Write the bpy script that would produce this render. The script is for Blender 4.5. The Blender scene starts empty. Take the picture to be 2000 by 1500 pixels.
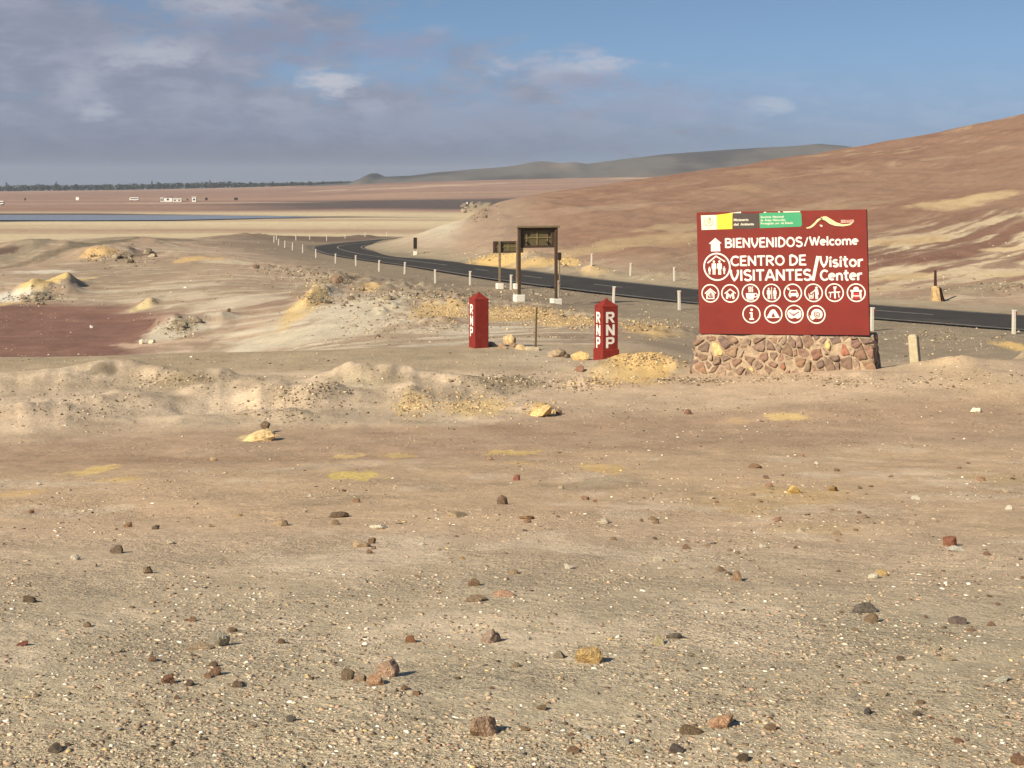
import bpy, bmesh, math, random
import numpy as np
from mathutils import Vector, Matrix
R = math.radians
random.seed(7)
rng = np.random.default_rng(11)
scn = bpy.context.scene
COL = scn.collection

# ------------------------------------------------------------------ camera
EYE = 1.6                       # eye height over the ground at the photographer's feet
F, HY = 2889.0, 352.0           # focal length and horizon row, in photo pixels (2000 x 1500)
cd = bpy.data.cameras.new('camera'); cam = bpy.data.objects.new('camera', cd); COL.objects.link(cam)
cam.location = (0, 0, EYE); cam.rotation_euler = (R(90), 0, 0)
cd.sensor_width = 36; cd.lens = 52.0; cd.shift_y = -(750 - HY) / 2000.0
cd.clip_start = 0.1; cd.clip_end = 30000
scn.camera = cam

# ------------------------------------------------------------------ sun, sky
SUN_A, SUN_E = R(46), R(33)     # horizontal travel direction of the light and its elevation
sd = bpy.data.lights.new('sun', 'SUN'); sd.energy = 5.0; sd.angle = R(0.5); sd.color = (1.0, 0.90, 0.71)
sun = bpy.data.objects.new('sun', sd); COL.objects.link(sun)
sun.rotation_euler = Vector((math.cos(SUN_E) * math.cos(SUN_A), math.cos(SUN_E) * math.sin(SUN_A), -math.sin(SUN_E))).to_track_quat('-Z', 'Y').to_euler()
EXPO = 0.55
scn.view_settings.view_transform = 'Standard'; scn.view_settings.look = 'None'
scn.view_settings.exposure = EXPO; scn.view_settings.gamma = 1; scn.view_settings.use_curve_mapping = False

def lin(c):
    c = np.asarray(c, float) / 255.0
    return np.where(c <= 0.04045, c / 12.92, ((c + 0.055) / 1.055) ** 2.4)

class NT:
    """small helper to write node trees"""
    def __init__(s, tree): s.t = tree; s.n = tree.nodes; s.l = tree.links
    def new(s, typ, **kw):
        n = s.n.new(typ)
        for k, v in kw.items(): setattr(n, k, v)
        return n
    def put(s, sock, v):
        if isinstance(v, bpy.types.NodeSocket): s.l.new(v, sock)
        elif v is not None: sock.default_value = v
    def math(s, op, a, b=None, c=None, clamp=False):
        n = s.new('ShaderNodeMath', operation=op, use_clamp=clamp)
        for i, v in enumerate((a, b, c)): s.put(n.inputs[i], v)
        return n.outputs[0]
    def ramp(s, x, a, b, lo=0.0, hi=1.0):
        n = s.new('ShaderNodeMapRange', interpolation_type='SMOOTHSTEP')
        for i, v in enumerate((x, a, b, lo, hi)): s.put(n.inputs[i], v)
        return n.outputs[0]
    def mix(s, f, a, b, blend='MIX'):
        n = s.new('ShaderNodeMix', data_type='RGBA', blend_type=blend)
        s.put(n.inputs[0], f)
        for i, v in ((6, a), (7, b)):
            if isinstance(v, (tuple, list, np.ndarray)): v = tuple(float(q) for q in v[:3]) + (1.0,)
            s.put(n.inputs[i], v)
        return n.outputs[2]
    def noise(s, vec, scale, detail=3, rough=0.55, dist=0.0):
        n = s.new('ShaderNodeTexNoise'); s.put(n.inputs['Vector'], vec)
        n.inputs['Scale'].default_value = scale; n.inputs['Detail'].default_value = detail
        n.inputs['Roughness'].default_value = rough; n.inputs['Distortion'].default_value = dist
        return n.outputs[0]

SKY_S = 0.088
HAZE = 1.0e-4
world = bpy.data.worlds.new('World'); scn.world = world; world.use_nodes = True
w = NT(world.node_tree); w.n.clear()
out = w.new('ShaderNodeOutputWorld'); bg = w.new('ShaderNodeBackground'); bg.inputs[1].default_value = SKY_S
w.l.new(bg.outputs[0], out.inputs[0])
sky = w.new('ShaderNodeTexSky', sky_type='NISHITA', sun_disc=False)
sky.sun_elevation = SUN_E; sky.sun_rotation = math.atan2(-math.cos(SUN_A), -math.sin(SUN_A))
sky.air_density = 1.0; sky.dust_density = 0.2; sky.ozone_density = 2.0; sky.altitude = 0
_tc = w.new('ShaderNodeTexCoord'); _sp = w.new('ShaderNodeSeparateXYZ'); w.l.new(_tc.outputs['Generated'], _sp.inputs[0])
_cb = w.new('ShaderNodeCombineXYZ'); w.put(_cb.inputs[0], _sp.outputs[0]); w.put(_cb.inputs[1], _sp.outputs[1]); w.put(_cb.inputs[2], w.math('ADD', w.math('MULTIPLY', _sp.outputs[2], 1.5), .20))   # dry clear air: the blue reaches far down
_nm = w.new('ShaderNodeVectorMath', operation='NORMALIZE'); w.l.new(_cb.outputs[0], _nm.inputs[0]); w.l.new(_nm.outputs[0], sky.inputs[0])
tc = w.new('ShaderNodeTexCoord'); sp = w.new('ShaderNodeSeparateXYZ'); w.l.new(tc.outputs['Generated'], sp.inputs[0])
az = w.math('ARCTAN2', sp.outputs[0], sp.outputs[1]); el = w.math('ARCSINE', sp.outputs[2])
cb = w.new('ShaderNodeCombineXYZ'); w.put(cb.inputs[0], w.math('MULTIPLY', az, 1.0)); w.put(cb.inputs[1], w.math('MULTIPLY', el, 2.7))
n1 = w.noise(cb.outputs[0], 8.0, 6, 0.52, 0.3); n2 = w.noise(cb.outputs[0], 30.0, 6, 0.6, 0.25)
n3 = w.noise(cb.outputs[0], 40.0, 7, 0.62, 0.1)
nn = w.math('ADD', w.math('MULTIPLY', n1, 0.72), w.math('MULTIPLY', n2, 0.28))
# thick to the left and low down, thinning to the right and upwards
side = w.math('COSINE', w.math('ADD', az, R(46)))
bias = w.math('ADD', w.math('MULTIPLY', side, 0.95), w.math('MULTIPLY', w.math('ABSOLUTE', el), -2.3))
cov = w.ramp(w.math('ADD', nn, bias), .93, 1.10)
lowb = w.ramp(el, R(5.6), R(1.2), 0.0, 0.95)
cov = w.math('MAXIMUM', w.math('MULTIPLY', cov, 0.9), w.math('MULTIPLY', lowb, w.ramp(w.math('ADD', side, w.math('MULTIPLY', nn, 0.3)), 0.55, 0.95, 0.6, 1.0)))
def CL(rgb): return lin(rgb) / (SKY_S * 2 ** EXPO)
skyc = w.mix(1.0, sky.outputs[0], (0.97, 1.01, 0.97), 'MULTIPLY')
tone = w.ramp(n2, 0.35, 0.72)
ccol = w.mix(tone, CL((136, 141, 160)), CL((157, 161, 178)))
ccol = w.mix(w.ramp(el, R(3.0), R(0.2)), ccol, CL((108, 114, 136)))
colr = w.mix(cov, skyc, ccol)
for px, py, rx, ry, st, c in [(645, 164, 62, 30, .95, (190, 192, 203)), (728, 214, 48, 20, .6, (172, 179, 196)), (1110, 138, 140, 38, .75, (174, 180, 198)), (1160, 122, 56, 26, .6, (188, 192, 205)), (1508, 208, 44, 20, .75, (176, 188, 206)),
                              (300, 106, 125, 36, .9, (178, 183, 197)), (155, 165, 40, 36, .6, (172, 178, 192)), (190, 222, 40, 20, .7, (176, 182, 196)), (450, 18, 140, 36, .75, (180, 182, 194)), (30, 20, 60, 30, .5, (172, 176, 188)), (540, 205, 60, 16, .45, (168, 176, 192)),
                              (770, 90, 120, 28, .75, (143, 153, 182)), (1160, 160, 125, 22, .75, (145, 152, 176)), (540, 72, 150, 56, .85, (138, 145, 168)), (200, 60, 260, 50, .6, (138, 145, 166)), (900, 240, 420, 44, .6, (146, 156, 180)), (1130, 95, 60, 12, .35, (150, 163, 190)), (1290, 205, 170, 40, .65, (148, 159, 184)), (850, 55, 45, 12, .4, (146, 166, 198))]:
    a0, e0 = math.atan2(px - 1000, F), math.atan2(HY - py, F)
    dx = w.math('MULTIPLY', w.math('SUBTRACT', az, a0), F / rx); dy = w.math('MULTIPLY', w.math('SUBTRACT', el, e0), F / ry)
    r2 = w.math('ADD', w.math('MULTIPLY', dx, dx), w.math('MULTIPLY', dy, dy))
    r2 = w.math('ADD', w.math('SQRT', r2), w.math('MULTIPLY', w.math('SUBTRACT', n3, 0.5), 3.2))
    colr = w.mix(w.math('MULTIPLY', w.ramp(r2, 1.25, 0.1), st), colr, CL(c))
w.l.new(colr, bg.inputs[0])

# ------------------------------------------------------------------ helpers
def tag(o, label=None, cat=None, group=None, kind=None):
    for k, v in (('label', label), ('category', cat), ('group', group), ('kind', kind)):
        if v: o[k] = v
    return o
def empty(name, loc, rz=0.0, ry=0.0):
    o = bpy.data.objects.new(name, None); COL.objects.link(o); o.location = loc; o.rotation_euler = (0, ry, rz); o.empty_display_size = 0.3
    return o
def link(name, me, mat=None, parent=None, smooth=False):
    o = bpy.data.objects.new(name, me); COL.objects.link(o)
    if mat and not me.materials: me.materials.append(mat)
    if parent: o.parent = parent
    if smooth:
        me.polygons.foreach_set('use_smooth', np.ones(len(me.polygons), bool))
    return o
def bmobj(name, bm, mat, parent=None, smooth=False):
    me = bpy.data.meshes.new(name); bm.normal_update(); bm.to_mesh(me); bm.free()
    return link(name, me, mat, parent, smooth)
def box(bm, c, s, rz=0.0, bev=0.0, taper=1.0, tilt=None):
    r = bmesh.ops.create_cube(bm, size=1.0); vs = r['verts']
    for v in vs:
        k = taper if v.co.z > 0 else 1.0
        v.co = Vector((v.co.x * s[0] * k, v.co.y * s[1] * k, v.co.z * s[2]))
    if bev:
        es = list({e for v in vs for e in v.link_edges})
        rr = bmesh.ops.bevel(bm, geom=es, offset=bev, segments=1, affect='EDGES'); vs = list({v for v in rr['verts']} | {v for v in vs if v.is_valid})
    m = Matrix.Translation(c) @ Matrix.Rotation(rz, 4, 'Z')
    if tilt: m = m @ Matrix.Rotation(tilt, 4, 'Y')
    for v in vs: v.co = m @ v.co
    return vs
def np_mesh(name, V, Fc):
    me = bpy.data.meshes.new(name)
    V = np.asarray(V, np.float32); Fc = np.asarray(Fc, np.int32); k = Fc.shape[1]
    me.vertices.add(len(V)); me.vertices.foreach_set('co', V.ravel())
    me.loops.add(Fc.size); me.loops.foreach_set('vertex_index', Fc.ravel())
    me.polygons.add(len(Fc)); me.polygons.foreach_set('loop_start', np.arange(0, Fc.size, k, dtype=np.int32))
    me.update(calc_edges=True)
    return me
def set_col(me, C):
    a = me.color_attributes.new('Col', 'FLOAT_COLOR', 'POINT')
    a.data.foreach_set('color', np.concatenate([C, np.ones((len(C), 1))], 1).astype(np.float32).ravel())

def material(name, rgb=None, rough=0.8, var=0.18, scale=8.0, bump=0.15, bscale=30.0, src='rgb', metal=0.0, spec=0.3, dirt=None, dscale=2.5):
    m = bpy.data.materials.new(name); m.use_nodes = True; t = NT(m.node_tree); b = t.n['Principled BSDF']
    b.inputs['Roughness'].default_value = rough; b.inputs['Metallic'].default_value = metal; b.inputs['Specular IOR Level'].default_value = spec
    g = t.new('ShaderNodeTexCoord').outputs['Object']
    if src == 'obj': base = t.new('ShaderNodeObjectInfo').outputs['Color']
    elif src == 'attr':
        a = t.new('ShaderNodeAttribute'); a.attribute_name = 'Col'; base = a.outputs['Color']; g = t.new('ShaderNodeNewGeometry').outputs['Position']
    else: base = tuple(rgb)
    n = t.noise(g, scale, 4, 0.6)
    fac = t.ramp(n, 0.25, 0.75, 1 - var, 1 + var)
    cbn = t.new('ShaderNodeCombineXYZ')
    for i in range(3): t.put(cbn.inputs[i], fac)
    c = t.mix(1.0, base, cbn.outputs[0], 'MULTIPLY')
    if dirt is not None:
        c = t.mix(t.ramp(t.noise(g, dscale, 5, 0.65), 0.52, 0.72, 0.0, 0.7), c, tuple(dirt))
    t.put(b.inputs['Base Color'], c)
    if bump:
        bn = t.new('ShaderNodeBump'); bn.inputs['Strength'].default_value = bump; bn.inputs['Distance'].default_value = 0.02
        t.put(bn.inputs['Height'], t.noise(g, bscale, 4, 0.6)); t.put(b.inputs['Normal'], bn.outputs[0])
    return m

# ------------------------------------------------------------------ numpy noise
def vnoise(x, y, seed=0):
    xi = np.floor(x).astype(np.int64); yi = np.floor(y).astype(np.int64); fx = x - xi; fy = y - yi
    fx = fx * fx * fx * (fx * (fx * 6 - 15) + 10); fy = fy * fy * fy * (fy * (fy * 6 - 15) + 10)
    def h(a, b):
        n = (a * 374761393 + b * 668265263 + seed * 974634777) & 0xFFFFFFFF
        n = ((n ^ (n >> 13)) * 1274126177) & 0xFFFFFFFF
        return ((n ^ (n >> 16)) & 0xFFFF) / 65535.0
    a = h(xi, yi) * (1 - fx) + h(xi + 1, yi) * fx; b = h(xi, yi + 1) * (1 - fx) + h(xi + 1, yi + 1) * fx
    return (a * (1 - fy) + b * fy) * 2 - 1
def fbm(x, y, o=4, seed=0, g=0.5):
    s = 0; a = 1.0; t = 0
    c, si = math.cos(0.6), math.sin(0.6)
    for k in range(o):
        s = s + a * vnoise(x, y, seed + k * 17); t += a; a *= g
        x, y = (x * c - y * si) * 2.03 + 11.3, (x * si + y * c) * 2.03 - 5.7
    return s / t
def sstep(a, b, x):
    t = np.clip((x - a) / (b - a), 0, 1); return t * t * (3 - 2 * t)

# ------------------------------------------------------------------ terrain
# The plane of the road (drop under the eye = RA + RB * distance); knots of drop against distance along bearings
RA, RB = 4.0, 0.024
P = lambda d: RA + RB * d
FG = [(-3, 1.6), (0.3, 1.6), (4, 1.65), (5, 1.72), (7, 1.97), (10, 2.4), (15, 3.1), (20, 3.75), (24, 4.1), (28, 4.28), (33, 4.35)]
FGR = FG[:-2] + [(28, 4.2)]
cols = {
 -2500: FG + [(37, 4.4), (41, 5.4), (47, 6.4), (75, 6.6), (130, 6.2), (180, 8), (260, 12.5), (420, 14), (1900, 14.4), (6200, 60)],
 -300: FG + [(37.2, 4.4), (39.5, 5.4), (45, 6.5), (75, 6.6), (95, 6.3), (150, 6.4), (180, 8.5), (260, 12.5), (330, 13.8), (420, 14), (900, 13.6), (1900, 14.2), (6200, 60)],
 0: FG + [(37.4, 4.38), (39.5, 5.3), (45, 6.45), (60, 6.55), (75, 6.6), (82, 6.45), (95, 6.3), (110, 6.2), (130, 6.1), (150, 6.35), (180, 8.5), (260, 12.5), (330, 13.8), (420, 14), (900, 13.5), (1900, 14.2), (6200, 60)],
 250: FG + [(37.8, 4.38), (40, 5.2), (47, 6.4), (60, 6.55), (70, 6.55), (85, 6.4), (100, 6.2), (120, 6.0), (140, 5.8), (165, 6.1), (180, 6.9), (230, 10.5), (300, 13.4), (400, 14), (950, 13.3), (1900, 12.2), (6200, 60)],
 450: FG + [(38.3, 4.38), (41, 5.2), (50, 6.15), (60, 6.15), (75, 6.0), (90, 5.9), (110, 6.0), (130, 6.3), (160, 7), (200, 7.6), (230, 8.2), (250, 9.2), (320, 13.2), (420, 14), (1000, 13.0), (1900, 9.5), (6200, 60)],
 620: FG + [(38.5, 4.38), (42, 4.95), (50, 5.45), (65, 5.55), (85, 5.9), (100, 6.3), (115, P(115)), (170, P(170)), (240, P(240)), (262, 9.95), (285, 11), (350, 13.8), (420, 14), (1000, 12.6), (1900, 6), (6200, 60)],
 740: FG + [(38.7, 4.35), (42, 4.8), (50, 5.2), (65, 5.4), (85, 5.95), (95, P(95)), (176, P(176)), (262, P(262)), (275, 10.4), (300, 11.5), (370, 14), (420, 14), (1000, 12), (1600, 3.4), (1900, 2.4), (6200, 60)],
 900: FG + [(38.7, 4.33), (42, 4.7), (50, 5.1), (65, 5.5), (78, P(78)), (129, P(129)), (136, 7.24), (150, 6.8), (180, 5.5), (193, 5.25), (215, 6.5), (260, 10), (340, 13.8), (420, 14), (650, 13.8), (1000, 11.2), (1600, 0.8), (1900, -1.5), (6200, 60)],
 960: FG + [(38.6, 4.33), (42, 4.6), (50, 5.1), (65, 5.5), (75, P(75)), (114, P(114)), (119, 6.8), (130, 6.4), (160, 4.9), (195, 3.2), (215, 3.4), (260, 7), (340, 13.8), (420, 14), (650, 13.6), (1000, 11), (1600, 0), (1900, -3), (6200, 60)],
 1080: FG + [(38, 4.35), (42, 4.6), (55, 5.2), (68, P(68)), (102, P(102)), (107, 6.55), (125, 5.9), (160, 4.0), (200, 1.9), (222, 1.6), (260, 4), (360, 13.5), (450, 14), (1000, 10), (1600, -1.5), (1900, -5), (6200, 60)],
 1250: FG + [(37, 4.35), (42, 4.6), (52, 5.2), (62, P(62)), (90, P(90)), (95, 6.24), (110, 5.6), (140, 4.2), (180, 2.0), (230, -0.1), (250, -0.15), (300, 3), (400, 12), (500, 13), (1000, 8), (1600, -3), (1900, -8), (6200, 60)],
 1400: FG[:-1] + [(33.4, 4.42), (35, 4.5), (38, 4.85), (42, P(42)), (52, P(52)), (82, P(82)), (87, 6.06), (102, 5.6), (132, 4.1), (172, 1.9), (236, -2.0), (260, -2.1), (325, 2), (420, 12), (500, 13), (1000, 8), (1600, -3), (1900, -8), (6200, 60)],
 1670: FGR + [(32.6, 4.12), (33.2, 4.18), (34.6, 4.62), (36, 4.82), (39, P(39)), (50, P(50)), (71, P(71)), (75, 5.76), (88, 5.5), (110, 4.4), (150, 1.8), (200, -1.5), (260, -5.85), (290, -6), (360, 0), (460, 12), (600, 13), (1600, 0), (6200, 60)],
 1850: FGR + [(31, 4.02), (33.4, 4.05), (35.4, 4.68), (36.5, 4.82), (40, P(40)), (48, P(48)), (65, P(65)), (69, 5.62), (80, 5.4), (100, 4.4), (140, 1.7), (200, -2.8), (265, -9.0), (300, -9.3), (380, 0), (480, 12), (600, 13), (1600, 0), (6200, 60)],
 2000: FGR + [(30, 4.1), (34.2, 4.05), (37, 4.75), (41, P(41)), (61.4, P(61.4)), (65, 5.52), (76, 5.3), (95, 4.2), (130, 1.2), (190, -3.6), (270, -12.1), (310, -13), (420, 0), (520, 12), (1600, 0), (6200, 60)],
 2500: FGR + [(31, 4.15), (36, P(36)), (49, P(49)), (52, 5.1), (65, 4.8), (90, 2.6), (130, -2), (190, -9), (270, -20), (310, -22), (450, 0), (560, 12), (1600, 0), (6200, 60)],
 4500: FG[:8] + [(21, P(21)), (27, P(27)), (30, 4.6), (45, 3.5), (90, -3), (190, -20), (280, -32), (330, -34), (500, 0), (600, 12), (1600, 0), (6200, 60)],
}
LD0, LD1, NL = math.log(1.5), math.log(6300.0), 1800      # table is regular in log(d + 4.5)
lg = np.linspace(LD0, LD1, NL); dg = np.exp(lg) - 4.5
pxg = np.arange(-3000, 5001, 10.0)
keys = sorted(cols); tab = []
for k in keys:
    a = np.array(cols[k]); tab.append(np.interp(dg, a[:, 0], a[:, 1]))
tab = np.array(tab); T = np.empty((len(pxg), NL))
for j in range(NL): T[:, j] = np.interp(pxg, keys, tab[:, j])
def gsm(A, s, ax):
    r = int(3 * s) + 1; k = np.exp(-0.5 * (np.arange(-r, r + 1) / s) ** 2); k /= k.sum()
    A = np.moveaxis(A, ax, 0); pd = np.concatenate([np.repeat(A[:1], r, 0), A, np.repeat(A[-1:], r, 0)])
    o = sum(k[i] * pd[i:i + A.shape[0]] for i in range(2 * r + 1)); return np.moveaxis(o, 0, ax)
T = gsm(gsm(T, 2.5, 0), 3.2, 1)
def baseH(x, d):
    dd = np.maximum(d, 0.8); px = np.clip(1000 + F * x / dd, -2999, 4999)
    u = (px + 3000) / 10.0; v = np.clip((np.log(np.maximum(d + 4.5, 1.51)) - LD0) / (LD1 - LD0) * (NL - 1), 0, NL - 1.001)
    i = np.minimum(u.astype(int), len(pxg) - 2); j = v.astype(int); fu = u - i; fv = v - j
    return (T[i, j] * (1 - fu) + T[i + 1, j] * fu) * (1 - fv) + (T[i, j + 1] * (1 - fu) + T[i + 1, j + 1] * fu) * fv

# --- road: near edge read as points on the road plane, then offset by half the width
ledge = [(2000, 644), (1854, 632.5), (1708, 621), (1340, 592), (1240, 579.5), (1080, 560), (980, 548), (900, 535.5), (800, 519), (700, 506), (640, 496.5), (612, 488), (606, 484.5), (612, 480.5), (640, 477), (690, 472), (760, 465.5), (800, 462.5)]
E_ = []
for px, py in ledge:
    d = RA / ((py - HY) / F - RB); E_.append(((px - 1000) / F * d, d))
E_ = np.array(E_)
e0 = E_[0] + (E_[0] - E_[2]) / np.linalg.norm(E_[0] - E_[2]) * np.array([[44], [30], [15]])
E_ = np.vstack([e0, E_]); last = E_[-1]; E_ = np.vstack([E_, last + [7, 35], last + [22, 75]])
sl = np.r_[0, np.cumsum(np.hypot(*np.diff(E_, axis=0).T))]; ss = np.arange(0, sl[-1], 1.0)
E_ = np.stack([np.interp(ss, sl, E_[:, k]) for k in (0, 1)], 1)
def smooth_open(A, s):
    r = int(3 * s); a = A[0] * 2 - A[1:r + 1][::-1]; b = A[-1] * 2 - A[-r - 1:-1][::-1]
    B = np.vstack([a, A, b]); k = np.exp(-0.5 * (np.arange(-r, r + 1) / s) ** 2); k /= k.sum()
    return np.stack([np.convolve(B[:, c], k, 'valid') for c in (0, 1)], 1)
E_ = smooth_open(E_, 6.0)
tg = np.gradient(E_, axis=0); tg /= np.linalg.norm(tg, axis=1, keepdims=True); nr = np.stack([tg[:, 1], -tg[:, 0]], 1)   # normal to the far side
RW = 3.2
CEN = E_ + nr * RW
def road_dist(x, d):
    """signed lateral distance from the centreline (positive beyond), where near; 999 elsewhere"""
    o = np.full(x.shape, 999.0); m = (d > 10) & (d < 400) & (x > -70) & (x < 80)
    idx = np.nonzero(m)[0]
    for a in range(0, len(idx), 40000):
        q = idx[a:a + 40000]; dx = x[q][:, None] - CEN[None, ::2, 0]; dy = d[q][:, None] - CEN[None, ::2, 1]
        r2 = dx * dx + dy * dy; k = r2.argmin(1); rr = np.arange(len(q)); n = nr[::2][k]
        sgn = np.sign(dx[rr, k] * n[:, 0] + dy[rr, k] * n[:, 1]); lat = np.abs(dx[rr, k] * n[:, 0] + dy[rr, k] * n[:, 1])
        dist = np.sqrt(r2[rr, k]); o[q] = sgn * np.where(dist < 12, lat, dist)
    return o

# mounds and hollows: bearing (photo column), distance, half-widths across and along in metres, height, roughness
MOUNDS = [(200, 33.2, 1.3, 0.9, .30, .5), (70, 31.5, 1.2, 1.1, .24, .4), (345, 32.2, 1.3, 0.8, .28, .7), (470, 30.5, .9, .8, .26, .7), (590, 29.3, 1.3, .9, .32, .8), (430, 28.0, .8, .9, -.2, .1), (40, 26.0, 1.2, 1.5, .26, .3), (240, 28.2, 1.6, 1.2, .22, .4), (530, 26.8, .7, .6, .12, .5),
          (735, 31.6, 1.5, .8, .36, .8), (700, 32.0, .6, .6, .1, .3), (810, 29.0, .45, 1.2, .2, .9), (880, 30.5, 1.1, .8, .16, .9), (960, 31.5, 1.2, 1.0, .1, .8), (1060, 27.4, .45, .3, .16, .8),
          (1245, 34.9, .6, .6, .29, .8), (1295, 34.6, .5, .5, .17, .8), (1195, 34.0, .7, .8, .14, .3), (1150, 31.2, .8, .5, .12, .9), (1660, 31.6, .5, .25, .1, .8), (1850, 33.2, .9, .55, .16, .3), (2015, 35.8, .6, .6, .34, .2), (2150, 35.5, 1.2, .8, .3, .2),
          # basin and its mounds
          (70, 128, 5, 5, 1.0, .2), (190, 118, 2.2, 4, .7, .6), (130, 120, 3, 4, .5, .4), (255, 140, 3.0, 5, .45, .5), (310, 138, 2.5, 5, .35, .3), (108, 88, .75, 1.6, .8, .4), (125, 91, 1.3, 2.4, .35, .5), (75, 84, 1.8, 2.2, .55, .9), (20, 84, 1.8, 2.2, .3, .4), (110, 86, 1.0, 1.2, .25, .8),
          (345, 63, 1.0, 2.0, .48, .9), (318, 62, .8, 1.6, .2, .9), (410, 64, 1.2, 2.0, .35, .3), (285, 76, .8, 1.6, .15, 1), (262, 75, .7, 1.4, .1, .8), (588, 67, .75, 2.0, .36, .8), (612, 71, .85, 2.4, .45, .8), (640, 75, 1, 3, .3, .9), (655, 85, 1.3, 3, .45, .7), (720, 76, 1.6, 2.5, .25, .9), (770, 66, 1.2, 2.5, .3, .9), (880, 66, 1.8, 3, .3, 1.0), (370, 118, 2.2, 4, .35, .2), (445, 112, 2, 4, .2, .2), (250, 175, 3, 5, .1, .3), (500, 222, 3, 8, .35, .4), (555, 250, 6, 6, .2, .3), (715, 265, 3, 4, .5, .3),
          (0, 110, 6, 6, -.2, .1), (100, 68, 6, 7, -.12, .0), (560, 90, 4, 6, -.15, .1), (1010, 62, 2, 4, .12, .9), (1120, 57, 2.2, 3, .12, .9), (1250, 50, 2, 3, .12, .9),
          (640, 96, 3, 5, .15, .9), (560, 108, 3, 6, .15, .8), (700, 88, 3, 4, .15, 1.0), (790, 79, 2.5, 4, .15, 1.0), (860, 74, 2.2, 3, .15, 1.0), (930, 70, 2, 3, .15, 1.0), (760, 60, 1.4, 3, .15, .8), (840, 54, 1.5, 2.5, .15, .8),
          # beyond the road
          (985, 120, 2.3, 4, .55, .5), (930, 124, 1.5, 3, .4, .5), (1035, 117, 1.8, 3.5, .5, .5), (1105, 108, .9, 1.6, .85, .5), (1165, 101, 1.0, 1.8, .45, .7), (1210, 97, 1.0, 1.6, .3, .7), (1280, 92, 1.2, 2.4, .35, .5), (1900, 74, 2, 1.3, .22, .7), (1970, 72, 2, 1.2, .2, .7), (1840, 70.5, .9, .8, .2, .4),
          (935, 186, 1.6, 5, .7, .9), (900, 183, 1.4, 5, .35, .9), (965, 190, 1.5, 5, .3, .7)]
MW = [((px - 1000) / F * d, d, sx, sy, h, q) for px, d, sx, sy, h, q in MOUNDS]
def Zfull(x, d):
    """ground height; also the rubble mask and the road distance"""
    x = np.asarray(x, float).ravel(); d = np.asarray(d, float).ravel()
    H = baseH(x, d); rub = np.zeros_like(x); mz = np.zeros_like(x)
    # wander the mound outlines so that no mound is a clean bell
    s = np.clip(d, 5, 200) / 60.0
    wx = x + fbm(x / s / 2.2, d / s / 2.2, 3, 5) * 1.0 * s; wd = d + fbm(x / s / 2.2 + 40, d / s / 2.2, 3, 9) * 1.6 * s
    for cx, cy, sx, sy, h, q in MW:
        g = np.exp(-((wx - cx) / sx) ** 2 - ((wd - cy) / sy) ** 2); mz += h * g; rub = np.maximum(rub, q * g)
    rd = road_dist(x, d); ar = np.abs(rd)
    near = 1 - sstep(3.2, 6.5, ar)
    fgm = 1 - sstep(34, 60, d); mid = sstep(24, 34, d) * (1 - sstep(250, 330, d)); far = sstep(250, 400, d)
    z = EYE - H + mz * (1 - near) * (1 + .2 * fbm(x / s / 1.1, d / s / 1.1, 3, 14))
    rlf = 0.03 * fbm(x / 1.7, d / 1.7, 4, 21) * fgm + 0.008 * fbm(x / .22, d / .22, 3, 22) * fgm
    rlf += mid * (0.16 * fbm(x / 9, d / 9, 4, 23) + 0.035 * fbm(x / 1.1, d / 1.1, 3, 24)) * sstep(39, 50, d)
    brm = sstep(23.5, 25.5, d) * (1 - sstep(32.5, 34, d)) * (1 - sstep(.3, 1.6, x))
    rlf += brm * (.06 * fbm(x / 1.1, d / 1.6, 5, 26, .6))
    rlf += rub * (0.20 * fbm(x / .6, d / .6, 4, 25, .65)) * np.clip(d / 40, .5, 2.2)
    hillm = sstep(4, 14, rd) * (rd < 900) + (rd > 900) * (d > 95) * (x > -8) * (d < 420)
    hillm = hillm * sstep(60, 90, d) * (1 - sstep(300, 420, d))
    gul = fbm((x + d * .25) / 7.0, d / 26.0, 5, 31, .55)
    rlf += hillm * (0.035 * fbm((x + .4 * d) / 5, (d - x) / 1.6, 3, 37) + 0.42 * gul * np.clip((d - 70) / 80, 0.15, 1) + 0.07 * fbm(x / 2.2, d / 5, 4, 33, .6) + .05 * fbm(x / .8, d / 1.2, 3, 36))
    rlf += far * 0.2 * fbm(x / 60, d / 60, 3, 34)
    shelf = sstep(2.9, 5.5, ar)
    z = z + rlf * np.where(ar < 900, shelf, 1)
    z = z - 0.10 * (1 - sstep(3.25, 4.0, ar))
    return z, rub, rd, hillm
def Z(x, d): return Zfull(x, d)[0]
def ZZ(x, d): return float(Z(np.array([x]), np.array([d]))[0])
_rl = np.exp(np.linspace(math.log(3.0), math.log(2200), 3000))
def hit(px, py, dmin=3.0):
    """first ground point seen at a photo position: (x, distance, z)"""
    d = _rl[_rl >= dmin]; x = (px - 1000) / F * d; z = Z(x, d)
    yy = HY + F * (EYE - z) / d; k = int(np.argmax(yy <= py))
    if yy[k] > py: k = len(d) - 1
    k = max(k, 1); t = (yy[k - 1] - py) / max(yy[k - 1] - yy[k], 1e-6); dd = d[k - 1] + (d[k] - d[k - 1]) * min(max(t, 0), 1)
    xx = (px - 1000) / F * dd; return xx, dd, ZZ(xx, dd)

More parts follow.
